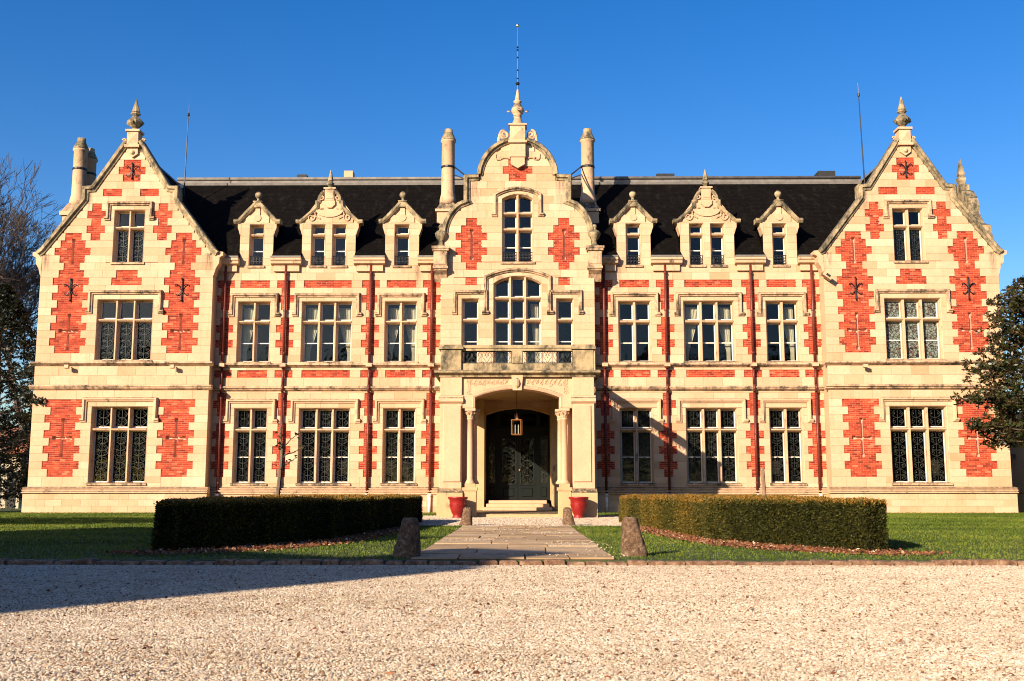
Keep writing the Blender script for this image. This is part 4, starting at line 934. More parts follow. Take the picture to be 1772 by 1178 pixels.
    def surround(m):
        m.box(-1.45,-1.40,YP,yd+.1,.55,4.3); m.box(1.40,1.45,YP,yd+.1,.55,4.3)
        ar=seg_arc(-1.43,1.43,4.22,4.52,16)
        for p,q2 in zip(ar,ar[1:]): m.add([(p[0],YP-.004,p[1]),(q2[0],YP-.004,q2[1]),(q2[0],YP-.004,4.54),(p[0],YP-.004,4.54),(p[0],yd+.2,p[1]),(q2[0],yd+.2,q2[1])],[(0,1,2,3),(4,5,1,0)])
    part('doorway','plinth',CH,surround)  # warm tone here also imitates bounced light around the door
    d=part('door','door_green',CH,lambda m:[m.box(-1.40,-1.30,yd,yd+.1,.55,4.5),m.box(1.30,1.40,yd,yd+.1,.55,4.5),m.box(-1.30,1.30,yd,yd+.1,4.32,4.52),m.box(-1.30,1.30,yd-.02,yd+.1,3.34,3.78),m.box(-1.30,1.30,yd-.06,yd-.02,3.62,3.70)]+
        [m.box(q*.89-.10,q*.89+.10,yd-.01,yd+.1,.55,4.32) for q in (-1,1)])
    for q in (-1,1):
        lf=part('door_leaf','door_green',d,lambda m:[m.box(*sorted((q*.01,q*.10)),yd+.0,yd+.07,.56,3.34),m.box(*sorted((q*.70,q*.79)),yd,yd+.07,.56,3.34),m.box(*sorted((q*.10,q*.70)),yd,yd+.07,3.22,3.34),m.box(*sorted((q*.10,q*.70)),yd,yd+.07,.56,1.28),
            m.bbox(*sorted((q*.16,q*.64)),yd-.035,yd,.70,1.08,.03),m.box(*sorted((q*.06,q*.74)),yd-.03,yd,1.20,1.28)])
        def pane_(x0,x1,z0,z1,gr=True):
            x0,x1=sorted((x0,x1)); m=MB(); m.add([(x0,yd+.04,z0),(x1,yd+.04,z0),(x1,yd+.04,z1),(x0,yd+.04,z1)],[(0,1,2,3)]); m.build('pane','glass',d,fix=False)
            if gr:
                g=bpy.data.objects.new('grille',grille_mesh(x1-x0,z1-z0)); COL.objects.link(g); g.parent=d; g.location=Vector(((x0+x1)/2,yd+.015,z0))-Vector((0,YM,0))-d.location
        pane_(q*.10,q*.70,1.28,3.22); pane_(q*.99,q*1.30,1.28,3.34); pane_(q*.99,q*1.30,3.78,4.32,False); pane_(q*.0,q*.79,3.78,4.32,False)
        part('side_panel','door_green',d,lambda m:[m.box(*sorted((q*.99,q*1.30)),yd,yd+.06,.56,1.28),m.bbox(*sorted((q*1.03,q*1.26)),yd-.03,yd,.70,1.10,.03)])
        part('letter_plate','iron',d,lambda m:m.box(q*.36-.1,q*.36+.1,yd-.045,yd-.03,1.22,1.27))
    part('door_handle','copper',d,lambda m:m.lathe((.07,yd-.05,1.85),[(.01,-.05),(.035,-.02),(.035,.02),(.01,.05)],8))
def lattice(m,x,y,a,b,z0,z1):
    """scrolled ironwork along x (y given) or along y (x given)"""
    P=(lambda t,z:(t,y,z)) if y is not None else (lambda t,z:(x,t,z))
    n=max(1,round((b-a)/.42)); u=(b-a)/n; h=z1-z0
    for zz in (z0+.03,z1-.02): m.tube([P(a,zz),P(b,zz)],.012,4)
    for k in range(n):
        c=a+u*(k+.5)
        for s in (-1,1):
            m.tube([P(c+s*q*u,z0+p*h) for q,p in ((0,.05),(.22,.32),(.42,.55),(.44,.78),(.30,.90),(.14,.80),(.16,.62),(.26,.62))],.0125,4)
            m.tube([P(c+s*q*u,z0+p*h) for q,p in ((0,.95),(.10,.70),(0,.45),)],.010,4)
            m.tube([P(c+s*q*u,z0+p*h) for q,p in ((.5,.05),(.40,.2),(.30,.10),(.36,.02))],.010,4)
        m.tube([P(a+u*k,z0),P(a+u*k,z1)],.010,4)
    return m
before=set(bpy.data.objects); porch()
for o_ in set(bpy.data.objects)-before:
    if o_.parent is CH and o_.name.split('.')[0] not in ('doorway','door','inner_wall','step'): o_.scale=(.955,1,.982)

# --- lay the ashlar: the largest blocks singly, the rest as one stonework mesh per wall
STONES.sort(key=lambda s:-(s[1]-s[0])*(s[3]-s[2]))
def stone_block(m,st):
    x0,x1,z0,z1,Y,w=st; g=.002; b=.0075; d=random.uniform(-.003,.003); m.cur=min(1,max(0,random.gauss(.52,.22)))
    y0=Y+d; yb=Y+.055
    vs=[(x0+g,yb,z0+g),(x1-g,yb,z0+g),(x1-g,yb,z1-g),(x0+g,yb,z1-g)]+[(x0+g,y0+b*.8,z0+g),(x1-g,y0+b*.8,z0+g),(x1-g,y0+b*.8,z1-g),(x0+g,y0+b*.8,z1-g)]+[(x0+g+b,y0,z0+g+b),(x1-g-b,y0,z0+g+b),(x1-g-b,y0,z1-g-b),(x0+g+b,y0,z1-g-b)]
    fs=[(8,9,10,11)]
    for k in (0,4):
        for i in range(4): j=(i+1)%4; fs.append((k+i,k+j,k+4+j,k+4+i))
    m.add(vs,fs)
rest={}
for i,st in enumerate(STONES):
    if i<300:
        m=MB(); stone_block(m,st); m.build('stone','stone',st[5],fix=False)
    else: rest.setdefault(st[5].name,(st[5],MB())); stone_block(rest[st[5].name][1],st)
for w,m in rest.values():
    o=m.build('stonework','stone',w,fix=False); o['kind']='stuff'
print('stones',len(STONES))

# --- right side wing, set back
def sidewing():
    w=empty('side_wing',(25,51,0)); tag(w,'low cream stone side wing set back at the right end of the mansion','building')
    part('wall','stone',w,lambda m:m.box(21.4,30,49.2,54,0,4.2)); part('plinth','plinth',w,lambda m:m.bbox(21.4,30,49.05,49.3,0,.85,.02)); part('string_course','ledge',w,lambda m:m.box(21.4,30,49.0,49.3,.86,1.08))
    part('cornice','mould',w,lambda m:m.box(21.3,30.1,49.0,54.1,4.2,4.5)); 
    for x in (23.2,26.6): part('window','glass',w,lambda m:m.box(x,x+1.2,49.19,49.22,1.5,3.6))
    part('ledge','ledge',w,lambda m:m.box(21.45,22.6,48.95,49.2,2.35,2.6))
sidewing()
# ------------------------------------------------------------------ curtains
cz=(6.72,9.2)
def cw(s,xc,hw,sides,lab):
    for sd in sides:
        xa=s*xc+sd*(hw-.12); xb=s*xc+sd*(hw-.12-(.62 if hw<1 else .72)); xcn=s*xc+sd*(hw-.30)
        curtain(xa,xb,xcn,YM+.60,6.72,9.15,lab%('left' if sd<0 else 'right'),zt=7.2)
cw(-1,W1,HW1,(-1,),'cream curtain tied back at the %s of the upper window beside the left pavilion')
cw(-1,W2,HW2,(-1,1),'cream curtain at the %s of the three-light upper window left of the porch')
cw(-1,W3,HW3,(-1,1),'cream curtain at the %s of the upper window next left of the balcony')
cw(1,W2,HW2,(-1,1),'cream curtain at the %s of the three-light upper window right of the porch')
cw(1,W1,HW1,(1,),'cream curtain at the %s of the upper window beside the right pavilion')
curtain(.95,.55,.78,YP+.62,5.7,9.2,'cream curtain at the right of the arched window over the balcony',zt=6.6)
# ------------------------------------------------------------------ things on and near the house
def floodlight(x,lab):
    o=empty('floodlight',(x,YP-.2,6.5)); tag(o,lab,'floodlight','floodlights on the string courses')
    part('bracket','iron',o,lambda m:m.box(x-.02,x+.02,YP-.34,YP-.1,6.33,6.37)); part('housing','mould',o,lambda m:m.prismx([(YP-.40,6.24),(YP-.24,6.22),(YP-.22,6.36),(YP-.38,6.38)],x-.09,x+.09))
floodlight(-PX-2.3,'small grey floodlight on the left pavilion ledge, left of its window'); floodlight(-PX+2.3,'small grey floodlight on the left pavilion ledge, right of its window')
floodlight(PX-2.3,'small grey floodlight on the right pavilion ledge, left of its window'); floodlight(PX+2.3,'small grey floodlight on the right pavilion ledge, near the magnolia')
def seccam():
    x=PX-PH-.12; o=empty('security_camera',(x,YP,10.2)); tag(o,'cream security camera on the inner corner of the right pavilion','camera')
    part('housing','mould',o,lambda m:m.prism([(x-.05,10.32),(x+.30,10.06),(x+.40,10.24),(x+.05,10.50)],YP-.45,YP-.15)); part('bracket','iron_pale',o,lambda m:m.tube([(x+.25,YP-.2,10.2),(x+.3,YP+.02,10.1)],.03,6)); part('lens','dark',o,lambda m:m.prism([(x+.09,10.29),(x+.25,10.17),(x+.30,10.26),(x+.14,10.38)],YP-.462,YP-.45))
seccam()
def antenna(x,y,z0,z1,lab,box):
    o=empty('antenna',(x,y,z0)); tag(o,lab,'antenna','antennas on the roof')
    part('mast','iron',o,lambda m:m.tube([(x+.10*(1 if x<0 else -1)*0,y,z0),(x+(.06 if x<0 else -.10),y,z1)],[.035,.02],6))
    part('tip','steel',o,lambda m:m.tube([(x+(.06 if x<0 else -.10),y,z1),(x+(.07 if x<0 else -.11),y,z1+.55)],.012,5)); part('joint','iron',o,lambda m:m.lathe((x+(.06 if x<0 else -.1),y,z1-.05),[(.02,-.1),(.06,-.05),(.06,.05),(.02,.1)],8))
    if box: part('junction_box','pipe_white',o,lambda m:m.box(x-.22,x-.05,y-.05,y+.05,z0+.45,z0+.62))
antenna(-16.15,50,15.0,19.2,'thin dark antenna mast rising behind the left gable',True)
antenna(16.7,50,15.0,20.1,'thin dark antenna mast rising behind the right gable',False)
def lantern():
    c=(-.02,YF+1.7); o=empty('lantern',(c[0],c[1],3.05)); tag(o,'square copper lantern hanging in the porch in front of the door','lantern')
    h=4; pts=[(c[0]+.25*math.cos(R(90*k+38)),c[1]+.25*math.sin(R(90*k+38))) for k in range(h)]
    part('frame','copper',o,lambda m:[m.tube([(x,y,3.05),(x,y,3.6)],.017,5) for x,y in pts]+[m.tube([(*pts[k],z),(*pts[(k+1)%h],z)],.02,5) for k in range(h) for z in (3.06,3.60)]+[m.lathe((c[0],c[1],3.6),[(.12,0),(.07,.03),(.05,.16),(.02,.26)],6)])
    part('pane','glass',o,lambda m:[m.add([(*pts[k],3.07),(*pts[(k+1)%h],3.07),(*pts[(k+1)%h],3.6),(*pts[k],3.6)],[(0,1,2,3)]) for k in range(h)])
    part('candle','pipe_white',o,lambda m:[m.lathe((c[0]+dx,c[1],3.08),[(.02,0),(.02,.3),(.005,.36)],8) for dx in (-.06,.06)])
    part('chain','iron',o,lambda m:[m.tube([(c[0],c[1],3.86),(c[0],c[1],4.95)],.012,5)]+[m.tube([(c[0]+s*.0,c[1],3.86),(c[0]+s*.09,c[1],3.82),(c[0]+s*.09,c[1],3.62)],.012,5) for s in (-1,1)])
lantern()
def pot(x,y,lab):
    o=empty('flower_pot',(x,y,0)); tag(o,lab,'flower pot','red glazed pots at the porch')
    part('body','pot_red',o,lambda m:m.lathe((x,y,.006),[(.19,0),(.20,.04),(.17,.07),(.165,.10),(.22,.19),(.27,.34),(.29,.52),(.295,.63),(.33,.66),(.34,.70),(.32,.74),(.27,.74),(.26,.6),(.02,.58)],28),True)
    part('rim','pot_red',o,lambda m:m.lathe((x,y,.67),[(.31,0),(.355,.02),(.36,.05),(.34,.08),(.29,.075)],28),True)
    part('garland','pot_red',o,lambda m:[m.tube([(x+(.287)*math.cos(t),y+.287*math.sin(t),.50-.10*math.sin((t*3)%math.pi)) for t in [2*math.pi*k/60 for k in range(61)]],.009,5)]+[m.lathe((x+.288*math.cos(t),y+.288*math.sin(t),.5),[(.005,-.03),(.022,0),(.005,.03)],8) for t in [R(-90+60*k) for k in range(6)]],True)
    part('soil','mulch',o,lambda m:m.lathe((x,y,.60),[(.25,0),(.24,.03),(.01,.05)],16))
pot(-2.10,YF-.55,'red glazed flower pot at the left porch pier'); pot(2.17,YF-.55,'red glazed flower pot at the right porch pier')
def bollard(x,y,h,w,lean,lab):
    m=MB(); n=22; rings=13; random.seed(int(x*100)+7)
    for j in range(rings):
        f=j/(rings-1); r=(w/2)*(1-.46*f**1.1)
        if j==rings-1: r*=.86
        for i in range(n):
            a=2*math.pi*i/n; rr=r*(1+random.uniform(-.045,.045)+.05*math.sin(3*a+5*f+x)+.03*math.sin(7*a-9*f)); sq=1/max(abs(math.cos(a)),abs(math.sin(a)))**.35
            m.v.append((rr*sq*math.cos(a)+lean*h*f,rr*sq*math.sin(a)*.9,h*f+random.uniform(-.012,.012)-(.03 if j==0 else 0)))
    m.f.append(tuple(range((rings-1)*n,rings*n))); m.t.append(.5)
    for j in range(rings-1):
        for i in range(n): k=(i+1)%n; m.f.append((j*n+i,j*n+k,(j+1)*n+k,(j+1)*n+i)); m.t.append(.5)
    o=m.build('stone_bollard','granite',None,True); o.location=(x,y,0); tag(o,lab,'bollard','stone bollards along the path')
bollard(-1.54,15.95,.57,.42,.10,'leaning stone bollard at the near left corner of the path'); bollard(1.84,16.3,.58,.40,-.10,'stone bollard at the near right corner of the path')
bollard(-1.38,29.9,.50,.36,.06,'weathered stone bollard at the far left end of the path'); bollard(1.46,29.9,.50,.36,-.10,'weathered stone bollard at the far right end of the path')

# ------------------------------------------------------------------ leaf clouds
def leafmesh(P,D,L,Wd,tint,fold=.25):
    """P base points, D unit directions, L lengths, Wd widths -> diamond leaves (2 tris)"""
    n=len(P); rv=rng.normal(size=(n,3)); Sd=np.cross(D,rv); Sd/=np.linalg.norm(Sd,axis=1)[:,None]+1e-9; Nn=np.cross(Sd,D)
    tip=P+D*L[:,None]; mid=P+D*(L*.5)[:,None]+Nn*(L*fold*.3)[:,None]
    V=np.stack([P,mid+Sd*(Wd/2)[:,None],tip,mid-Sd*(Wd/2)[:,None]],1).reshape(-1,3)
    me=bpy.data.meshes.new('leaves'); me.vertices.add(4*n); me.vertices.foreach_set('co',V.astype(np.float32).ravel())
    idx=np.arange(4*n,dtype=np.int32); me.loops.add(4*n); me.loops.foreach_set('vertex_index',idx)
    me.polygons.add(n); me.polygons.foreach_set('loop_start',np.arange(0,4*n,4,dtype=np.int32)); me.polygons.foreach_set('loop_total',np.full(n,4,dtype=np.int32))
    a=me.attributes.new('tint','FLOAT','FACE'); a.data.foreach_set('value',np.clip(tint,0,1).astype(np.float32)); me.update(calc_edges=True); return me
def unit(v): return v/(np.linalg.norm(v,axis=1)[:,None]+1e-9)
# ------------------------------------------------------------------ hedges
HP=[(3.02,33.0),(3.28,27.5),(3.70,21.4),(4.5,19.2),(5.5,17.35),(5.82,17.3),(6.05,18.3),(6.9,29.5),(6.2,33.2),(4.6,34.3),(3.3,34.0)]
def hedge(s,lab):
    h=.80; poly=[(s*x+(.16 if s>0 else .09),y) for x,y in HP]
    if s<0: poly=poly[::-1]
    o=empty('hedge',(s*4.9,26,0)); tag(o,lab,'hedge','clipped hedges flanking the path')
    ins=[]; n=len(poly); cx=sum(p[0] for p in poly)/n; cy=sum(p[1] for p in poly)/n
    sh=lambda p,d:(p[0]+(cx-p[0])*d/math.hypot(cx-p[0],cy-p[1]),p[1]+(cy-p[1])*d/math.hypot(cx-p[0],cy-p[1]))
    m=MB(); p1=[sh(p,.14) for p in poly]; p2=[sh(p,.2) for p in poly]
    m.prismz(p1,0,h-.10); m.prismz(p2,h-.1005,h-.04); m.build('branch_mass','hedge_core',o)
    # leaves on the sides and the top
    P=[];D=[];T=[]
    area=0
    for i in range(n):
        a=np.array(poly[i]); b=np.array(poly[(i+1)%n]); l=np.linalg.norm(b-a); nr=np.array([b[1]-a[1],-(b[0]-a[0])])/l
        front=nr[1]<.35 or nr[0]*s<0
        cnt=int(l*h*(6500 if front else 1400)); u=rng.random(cnt); z=rng.random(cnt)**.9*h
        bulge=.015*np.sin(u*l*3.1+i)+.02*np.sin(u*l*7.3+z*6)
        round_=np.where(z>h-.08,-.06*((z-h+.08)/.08)**2,0)
        off=bulge+round_+.03*np.sin(u*l*1.3+z*2.1+i*2)+rng.normal(0,.02,cnt)-.03
        p=a[None]+(b-a)[None]*u[:,None]+nr[None]*off[:,None]
        P.append(np.column_stack([p,z])); d=rng.normal(0,.7,(cnt,3))+np.array([nr[0],nr[1],.25]); D.append(d)
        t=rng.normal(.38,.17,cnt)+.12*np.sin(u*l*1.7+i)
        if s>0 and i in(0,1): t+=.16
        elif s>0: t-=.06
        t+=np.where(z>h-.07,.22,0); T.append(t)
    A=sum(poly[i][0]*poly[(i+1)%n][1]-poly[(i+1)%n][0]*poly[i][1] for i in range(n))/2
    cnt=int(abs(A)*1500); xs=np.array([p[0] for p in poly]); ys=np.array([p[1] for p in poly])
    q=np.column_stack([rng.uniform(xs.min(),xs.max(),cnt*2),rng.uniform(ys.min(),ys.max(),cnt*2)])
    q=q[inside(q,poly)][:cnt]
    z=h-.03+.035*np.sin(q[:,0]*2.1)*np.sin(q[:,1]*1.7)+.02*np.sin(q[:,0]*7.1+q[:,1]*3)+rng.normal(0,.014,len(q))
    P.append(np.column_stack([q,z])); D.append(rng.normal(0,.6,(len(q),3))+np.array([0,0,.8])); T.append(rng.normal(.86,.14,len(q)))
    P=np.vstack(P);D=unit(np.vstack(D));T=np.concatenate(T); k=len(P)
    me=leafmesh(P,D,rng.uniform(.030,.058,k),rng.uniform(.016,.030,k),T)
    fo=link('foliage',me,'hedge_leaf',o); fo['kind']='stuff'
    # a few stray shoots
    m=MB()
    for _ in range(110):
        i=random.randrange(len(HP)); a,b=poly[i],poly[(i+1)%n]; t=random.random(); x=a[0]+(b[0]-a[0])*t; y=a[1]+(b[1]-a[1])*t
        x+=(cx-x)*.06; y+=(cy-y)*.06; m.tube([(x,y,h-.08),(x+random.uniform(-.05,.05),y,h+random.uniform(.0,.09))],[.006,.004],3)
    m.build('shoots','bark',o)['kind']='stuff'
def inside(q,poly):
    r=np.zeros(len(q),bool); n=len(poly)
    for i in range(n):
        x0,y0=poly[i]; x1,y1=poly[(i+1)%n]
        c=((y0>q[:,1])!=(y1>q[:,1]))&(q[:,0]<(x1-x0)*(q[:,1]-y0)/(y1-y0+1e-12)+x0); r^=c
    return r
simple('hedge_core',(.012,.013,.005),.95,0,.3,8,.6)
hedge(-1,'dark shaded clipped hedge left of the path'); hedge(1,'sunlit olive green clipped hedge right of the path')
# leaf litter beds
def litter(s,lab):
    base=[(3.0,30.5),(3.35,26.5),(3.78,21.3),(4.62,19.15),(5.7,17.4),(6.3,17.1),(6.5,16.6),(5.6,16.35),(4.2,17.3),(3.35,19.3),(3.05,22),(2.85,26)]
    poly=[(s*x+.17,y) for x,y in base]; 
    m=MB(); m.add([(x,y,.008) for x,y in poly],[tuple(range(len(poly)))]); o=m.build('leaf_litter','mulch'); o['kind']='stuff'; tag(o,lab,'leaf litter','beds of fallen leaves')
    xs=[p[0] for p in poly]; ys=[p[1] for p in poly]; q=np.column_stack([rng.uniform(min(xs)-.2,max(xs)+.2,26000),rng.uniform(min(ys)-.1,max(ys),26000)])
    w=q+rng.normal(0,.10,q.shape); q=q[inside(w,poly)]; k=len(q)
    P=np.column_stack([q,rng.uniform(.012,.035,k)]); D=rng.normal(0,1,(k,3)); D[:,2]=np.abs(D[:,2])*.25; D=unit(D)
    f=link('fallen_leaves',leafmesh(P,D,rng.uniform(.04,.08,k),rng.uniform(.025,.045,k),rng.normal(.5,.25,k)),'dry_leaf',o); f['kind']='stuff'
litter(-1,'strip of brown fallen leaves at the foot of the left hedge'); litter(1,'strip of brown fallen leaves at the foot of the right hedge')
# ------------------------------------------------------------------ grass
def grass():
    k=430000; Yv=np.sqrt(rng.uniform(15.35**2,47.**2,k)); X=rng.uniform(-.56,.56,k)*Yv
    q=np.column_stack([X,Yv])
    keep=~(inside(q,fc)|((X>-1.46)&(X<1.50)&(Yv<29.6)))
    for s in (-1,1): keep&=~inside(q,[(s*x+(.16 if s>0 else .09),y) for x,y in HP])
    keep&=~((Yv>46.1)&(np.abs(X)<21.3))
    q=q[keep]; k=len(q)
    P=np.column_stack([q,np.zeros(k)]); D=rng.normal(0,.5,(k,3)); D[:,2]=1; D=unit(D)
    patch=.12*np.sin(q[:,0]*.9+1.3*np.sin(q[:,1]*.5))+.10*np.sin(q[:,1]*1.9+q[:,0]*.3)
    o=link('grass',leafmesh(P,D,rng.uniform(.02,.042,k)*(.7+.02*q[:,1]),rng.uniform(.010,.016,k)*(.6+.035*q[:,1]),rng.normal(.5,.2,k)+patch),'grass')
    tag(o,'short green winter lawn grass in front of the mansion','grass',kind='stuff')
grass()
# ------------------------------------------------------------------ gravel stones (instanced pebbles)
def pebbles(name,pts,size,lab,parent=None):
    me=bpy.data.meshes.new(name); me.vertices.add(len(pts)); me.vertices.foreach_set('co',pts.astype(np.float32).ravel()); me.update()
    o=bpy.data.objects.new(name,me); COL.objects.link(o); tag(o,lab,'gravel',kind='stuff')
    g=bpy.data.node_groups.new(name,'GeometryNodeTree'); g.interface.new_socket('Geometry',in_out='INPUT',socket_type='NodeSocketGeometry'); g.interface.new_socket('Geometry',in_out='OUTPUT',socket_type='NodeSocketGeometry')
    n=g.nodes; l=g.links; gi=n.new('NodeGroupInput'); go=n.new('NodeGroupOutput')
    ico=n.new('GeometryNodeMeshIcoSphere'); ico.inputs['Radius'].default_value=.5; ico.inputs['Subdivisions'].default_value=2
    sp=n.new('GeometryNodeSetPosition'); nz=n.new('ShaderNodeTexNoise'); nz.inputs['Scale'].default_value=2.2
    vm=n.new('ShaderNodeVectorMath'); vm.operation='SUBTRACT'; vm.inputs[1].default_value=(.5,.5,.5); vs=n.new('ShaderNodeVectorMath'); vs.operation='SCALE'; vs.inputs['Scale'].default_value=.75
    l.new(nz.outputs['Color'],vm.inputs[0]); l.new(vm.outputs[0],vs.inputs[0]); l.new(vs.outputs[0],sp.inputs['Offset']); l.new(ico.outputs[0],sp.inputs['Geometry'])
    sm=n.new('GeometryNodeSetMaterial'); sm.inputs['Material'].default_value=MAT['pebble']; l.new(sp.outputs[0],sm.inputs[0])
    ip=n.new('GeometryNodeInstanceOnPoints'); mp=n.new('GeometryNodeMeshToPoints'); l.new(gi.outputs[0],mp.inputs[0]); l.new(mp.outputs[0],ip.inputs['Points']); l.new(sm.outputs[0],ip.inputs['Instance'])
    r1=n.new('FunctionNodeRandomValue'); r1.data_type='FLOAT_VECTOR'; r1.inputs[0].default_value=(-.5,-.5,0); r1.inputs[1].default_value=(.5,.5,6.28); l.new(r1.outputs[0],ip.inputs['Rotation'])
    r2=n.new('FunctionNodeRandomValue'); r2.data_type='FLOAT_VECTOR'; r2.inputs[0].default_value=(size*.55,size*.5,size*.35); r2.inputs[1].default_value=(size*1.55,size*1.2,size*.8); r2.inputs['Seed'].default_value=3; l.new(r2.outputs[0],ip.inputs['Scale'])
    l.new(ip.outputs[0],go.inputs[0]); md=o.modifiers.new('pebbles','NODES'); md.node_group=g
    return o
def field(n,y0,y1,k,z):
    Y=np.sqrt(rng.uniform(y0*y0,y1*y1,n)) if y0>0 else rng.uniform(y0,y1,n); X=rng.uniform(-1,1,n)*(k*Y+2.6); return np.column_stack([X,Y,rng.uniform(z-.006,z+.008,n)])
pb=np.vstack([field(430000,4.0,9.,.54,-.058),field(420000,9.,15.08,.54,-.058)])
pebbles('gravel_stones',pb,.0215,'pale loose gravel covering the drive in the foreground')
# loose pebbles kicked onto the path and forecourt
q=[]
for cxp,cyp,sx,sy,n in ((.7,24.5,.5,.5,90),(.9,19.3,.35,.5,80),(-.6,26.5,.5,.3,110),(-.7,21.0,.4,.4,90),(.2,16.2,.9,.25,50),(1.2,18,.25,1.4,40),(.3,28.3,.7,.4,80)):
    q.append(np.column_stack([np.clip(rng.normal(cxp+.12,sx,n),-1.45,1.65),np.clip(rng.normal(cyp,sy,n),15.6,29.5),np.full(n,.036)]))
pebbles('loose_gravel',np.vstack(q),.024,'pale gravel scattered over the path slabs')
k=70000; fq=np.column_stack([rng.uniform(-9.6,9.6,k),rng.uniform(29.6,41.4,k)]); fq=fq[inside(fq,fc)]; fq=fq[(np.abs(fq[:,0])<4.6)]
pebbles('forecourt_gravel',np.column_stack([fq,np.full(len(fq),.012)]),.035,'pale gravel strip in front of the porch steps')

# ------------------------------------------------------------------ trees
def limb(m,p0,p1,r0,r1,n=6,wob=.12,k=6):
    p0=Vector(p0);p1=Vector(p1); L=(p1-p0).length
    pts=[]; off=Vector((0,0,0))
    for i in range(k+1):
        f=i/k; 
        if 0<i<k: off+=Vector((random.gauss(0,1),random.gauss(0,1),random.gauss(0,1)))*wob*L/k
        pts.append(p0.lerp(p1,f)+off*(1 if i<k else .0)*(1-f*.5))
    m.tube(pts,[r0+(r1-r0)*i/k for i in range(k+1)],n); return pts
def whorls(pts,nl,L,up=.4):
    P=np.repeat(np.array(pts),nl,0); n=len(P); D=rng.normal(0,1,(n,3)); D[:,2]=D[:,2]*.6+up; D=unit(D)
    return P+rng.normal(0,.03,(n,3)),D,rng.uniform(.6,1.1,n)*L
def magnolia(base,H,prof,nclust,lab,extra=(),leaf='magnolia_leaf',L=.2,group='magnolia trees',dense=10,seed=3):
    random.seed(seed); bx,by=base; o=empty('magnolia_tree',(bx,by,0)); tag(o,lab,'tree',group)
    m=MB(); limb(m,(bx,by,-.05),(bx,by,H*.92),.22,.04,8,.04,9)
    zs=[p[0] for p in prof]; rs=[p[1] for p in prof]; pts=[]
    def rad(z): return float(np.interp(z,zs,rs))
    nb=34
    for i in range(nb):
        z=zs[0]+(zs[-1]-zs[0])*(i+.5)/nb*.94; a=i*2.4+random.uniform(-.3,.3); r=rad(z)*random.uniform(.75,1.05)
        e=(bx+r*math.cos(a),by+r*math.sin(a),z+random.uniform(-.2,.25)); bp=limb(m,(bx,by,max(.6,z-r*.25)),e,.05,.012,5,.10,5)
        for f in range(2): 
            t=random.uniform(.5,.9); q=bp[int(t*5)]; e2=q+Vector((random.gauss(0,.5),random.gauss(0,.5),random.gauss(.1,.3))); limb(m,q,e2,.02,.006,4,.1,3); pts.append(tuple(e2))
        pts.append(e)
    for i in range(nclust):
        z=random.uniform(zs[0],zs[-1]); a=random.uniform(0,6.283); r=rad(z)*random.uniform(.35,1.0)**.5*(1+.12*math.sin(3*a+z*2.3)+.08*math.sin(7*a-z*4))
        pts.append((bx+r*math.cos(a),by+r*math.sin(a),z))
    for (x,y,z,rr,n) in extra:
        limb(m,(bx,by,z-.4),(x,y,z),.05,.012,5,.08,6)
        for _ in range(n):
            f=random.random(); c=Vector((bx,by,z-.4)).lerp(Vector((x,y,z)),1-f*f*.75); pts.append((c.x+random.gauss(0,rr),c.y+random.gauss(0,rr),c.z+random.gauss(0,rr*.55)))
    m.build('trunk','bark',o,True)
    P,D,LL=whorls(pts,dense,L); n=len(P)
    f=link('crown',leafmesh(P,D,LL,LL*.40,rng.normal(.5,.25,n)),leaf,o); return o
# right: lit magnolia before the right pavilion
magnolia((20.2,38.0),9.6,[(2.5,2.8),(4.0,3.5),(6.0,3.4),(7.4,2.9),(8.6,1.9),(9.6,.3)],4200,'broad leaved magnolia in sun at the right edge before the pavilion',
   extra=[(15.75,37.2,4.15,.24,110),(15.85,37.0,3.2,.22,90),(16.6,37.4,2.75,.22,60),(16.9,37.3,5.2,.34,70),(16.8,37.8,4.65,.2,16),(17.5,37.4,7.6,.30,50),(17.5,37.4,6.6,.34,50)],seed=5)
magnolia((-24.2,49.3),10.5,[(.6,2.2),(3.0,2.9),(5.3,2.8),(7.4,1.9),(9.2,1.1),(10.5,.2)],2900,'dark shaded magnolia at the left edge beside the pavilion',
   extra=[(-20.75,46.05,4.85,.13,20),(-21.45,46.9,5.3,.28,40),(-21.5,47.0,4.3,.28,40),(-21.6,47.0,6.3,.25,30),(-21.7,47.0,3.2,.25,30)],leaf='evergreen_leaf',seed=9)  # darker leaf colour carries the shade this tree stands in
# bare deciduous tree, far left
def bare_tree(base,H,lab,seed,spread=.55,depth=6,name='bare_tree',leaves=0):
    random.seed(seed); o=empty(name,(*base,0)); tag(o,lab,'tree','bare winter trees'); trunk=MB(); crown=MB(); tips=[]
    def grow_(p,d,L,r,k):
        q=p+d*L; mid=p+d*L*.5+Vector((random.gauss(0,.05),random.gauss(0,.05),0))*L
        (trunk if k==0 else crown).tube([p,mid,q],[max(r,.013),max(r*.86,.012),max(r*.72,.010)],7 if k<2 else (4 if k<4 else 3))
        if k>=depth: tips.append(q); return
        nb=random.choice((2,3,3)) if k<depth-1 else 3
        for i in range(nb):
            v=Vector((random.gauss(0,1),random.gauss(0,1),random.gauss(.15,.5))).normalized(); nd=(d+v*spread*random.uniform(.6,1.3)).normalized(); nd.z+=.10; nd.normalize()
            grow_(q,nd,L*random.uniform(.66,.86),r*.62,k+1)
        if k>1 and random.random()<.7:
            v=Vector((random.gauss(0,1),random.gauss(0,1),random.gauss(0,.4))).normalized(); grow_(mid,(d*.4+v).normalized(),L*.55,r*.4,min(depth,k+2))
    grow_(Vector((*base,-.1)),Vector((random.uniform(-.05,.05),0,1)),H*.24,H*.016,0)
    trunk.build('trunk','bark_bare',o); crown.build('crown','bark_bare',o)
    return o
bare_tree((-29.6,57),19,'tall bare tree with fine twigs behind the left pavilion',21,.62,8)
